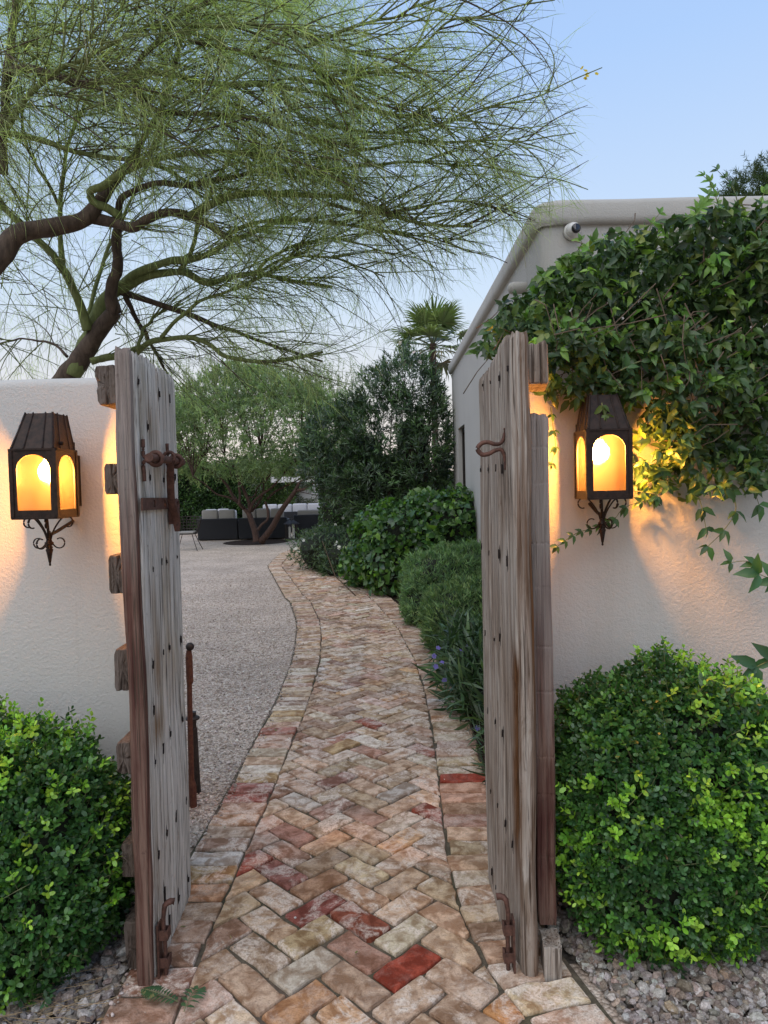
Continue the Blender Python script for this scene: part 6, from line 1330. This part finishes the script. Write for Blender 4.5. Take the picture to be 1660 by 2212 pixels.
for bx in range(70):                                     # boughs of the crown overhead, nearer than the limbs
    a_ = px([(rng.uniform(-150, 620), rng.uniform(-200, 330))], rng.uniform(3.6, 5.4))[0]; S_.append(a_ + rng.normal(0, .06, (6, 3))); D_.append(nrm(np.array([.8, rng.normal(0, .3), rng.normal(0, .3)]) + rnd_dir(6) * .6)); O_.append(np.full(6, 1))
for bx in range(34):                                      # drooping sprays on the far side of the crown, low at the left
    a_ = px([(rng.uniform(-60, 330), rng.uniform(420, 740))], rng.uniform(5.8, 7.2))[0]; S_.append(a_ + rng.normal(0, .08, (4, 3))); D_.append(nrm(np.array([rng.normal(0, .5), rng.normal(0, .3), .2 + rng.normal(0, .4)]) + rnd_dir(4) * .6)); O_.append(np.full(4, 0))
S_, D_, O_ = map(np.concatenate, (S_, D_, O_)); n = len(S_)
sec = grow(S_, D_, rng.uniform(.35, 1.0, n), 9, .55, .30)
def inview(P):
    v = P - E0; z = v @ FWD; return WPX / 2 + FPX * (v @ RIGHT) / z, HPX / 2 - FPX * (v @ UP) / z
def ok_crown(P):
    """the crown's real outline: it stops at its right edge, clear of the sky over the house"""
    x, y = inview(P); lim = np.interp(y, [-400, 0, 60, 130, 300, 440, 560, 680, 800, 900], [1350, 1240, 1190, 1290, 1270, 1230, 1080, 930, 860, 700]); return (x < lim + rng.normal(0, 18, len(x))) & (P[:, 2] > 1.98)
e = ok_crown(sec[:, -1]) & ok_crown(sec[:, 5]); sec = sec[e]; O_ = O_[e]; n = len(sec)
for ow, own in ((0, pv), (1, pv2)):
    q = O_ == ow
    for half, mt in ((0, M_BARK_GREEN), (1, M_BARK_BROWN)):
        qq = q & (np.arange(n) % 4 == (0)) if half else q & (np.arange(n) % 4 != 0)
        mk('branches', *tubes(sec[qq], np.tile(np.linspace(.0048, .0015, 9), (qq.sum(), 1)), 5, caps=False), mt, own, smooth=True)['kind'] = 'stuff'
NT = 6
ii = np.repeat(np.arange(n), NT); tt = rng.uniform(.10, .97, n * NT) * 8; i0 = np.minimum(tt.astype(int), 7); f = (tt - i0)[:, None]
S2_ = sec[ii, i0] * (1 - f) + sec[ii, i0 + 1] * f; tg = nrm(sec[ii, i0 + 1] - sec[ii, i0])
ter = grow(S2_, nrm(tg + rnd_dir(len(S2_)) * .7 + np.array([.12, 0, 0])), rng.uniform(.12, .42, len(S2_)), 5, .5, .35); O2 = O_[ii]
e = ok_crown(ter[:, -1]); ter = ter[e]; O2 = O2[e]
al = np.concatenate([ter.reshape(-1, 5, 3)]); m = len(ter)
# leaf streamers: long thin, arching
PN = 18
ii = np.repeat(np.arange(m), PN); tt = rng.uniform(.02, 1.0, m * PN) ** .8 * 4; i0 = np.minimum(tt.astype(int), 3); f = (tt - i0)[:, None]
B = ter[ii, i0] * (1 - f) + ter[ii, i0 + 1] * f; tg = nrm(ter[ii, i0 + 1] - ter[ii, i0]); O3 = O2[ii]
Dn = nrm(tg * .85 + rnd_dir(len(B)) * .62 + np.array([0, 0, -.22])); Ln = rng.uniform(.09, .25, len(B))
dens = vn(B[:, 0] * 1.3 + 3, B[:, 2] * 1.3, 21); x_, y_ = inview(B)
lowness = np.interp(y_, [0, 420, 560, 800], [1.15, 1.0, .62, .52]) * np.interp(x_, [-50, 300, 700, 950, 1300], [1.0, .95, .72, .48, .34])
keep = rng.random(len(B)) < np.clip((.06 + dens * .95), 0, 1) * lowness
B, Dn, Ln, O3 = B[keep], Dn[keep], Ln[keep], O3[keep]
NEED = (np.array([(0, .5, 0), (0, -.5, 0), (.5, .5, -.05), (.5, -.5, -.05), (1, 0, -.26)]), np.array([(0, 1, 3), (0, 3, 2), (2, 3, 4)]))
cols = [(.43, .53, .24), (.34, .43, .21), (.54, .61, .33), (.27, .34, .19), (.58, .59, .40)]
for ow, own in ((0, pv), (1, pv2)):
    q = O3 == ow; nn_ = q.sum()
    V, F, T = leaves(NEED, B[q], Dn[q], np.tile((0, 0, 1.), (nn_, 1)) + rng.normal(0, .5, (nn_, 3)), Ln[q], .0023, tints(nn_, cols, [4, 4, 2, 2, 1], .2))
    stuff(mk('leaf_streamers', V, F, M_LEAF_PV, own, tint=T))
    q = O2 == ow; mk('twigs', *tubes(ter[q], np.tile([.0016, .0014, .0012, .0010, .0008], (q.sum(), 1)), 3, caps=False), M_TWIG, own)['kind'] = 'stuff'
print('needles', len(B), 'ter', m, 'sec', n)
# long hanging pods
n = 70; k = rng.choice(len(B), n); P0 = B[k]; Lp = rng.uniform(.15, .38, n)
Pp = np.stack([P0 + np.c_[rng.normal(0, .01, n), np.zeros(n), -Lp * s] for s in (0, .5, 1)], 1)
mk('dry_streamers', *tubes(Pp, np.full((n, 3), .0016), 3), simple('pale_straw_streamer', (.42, .40, .22), .8), pv2)['kind'] = 'stuff'
cy_ = at(1270, 160, 3.9); bl_ = np.array([cy_ + rng.normal(0, .02, 3) for _ in range(7)]); flowers(pv2, bl_, (.62, .48, .05), .012, 'blossom')
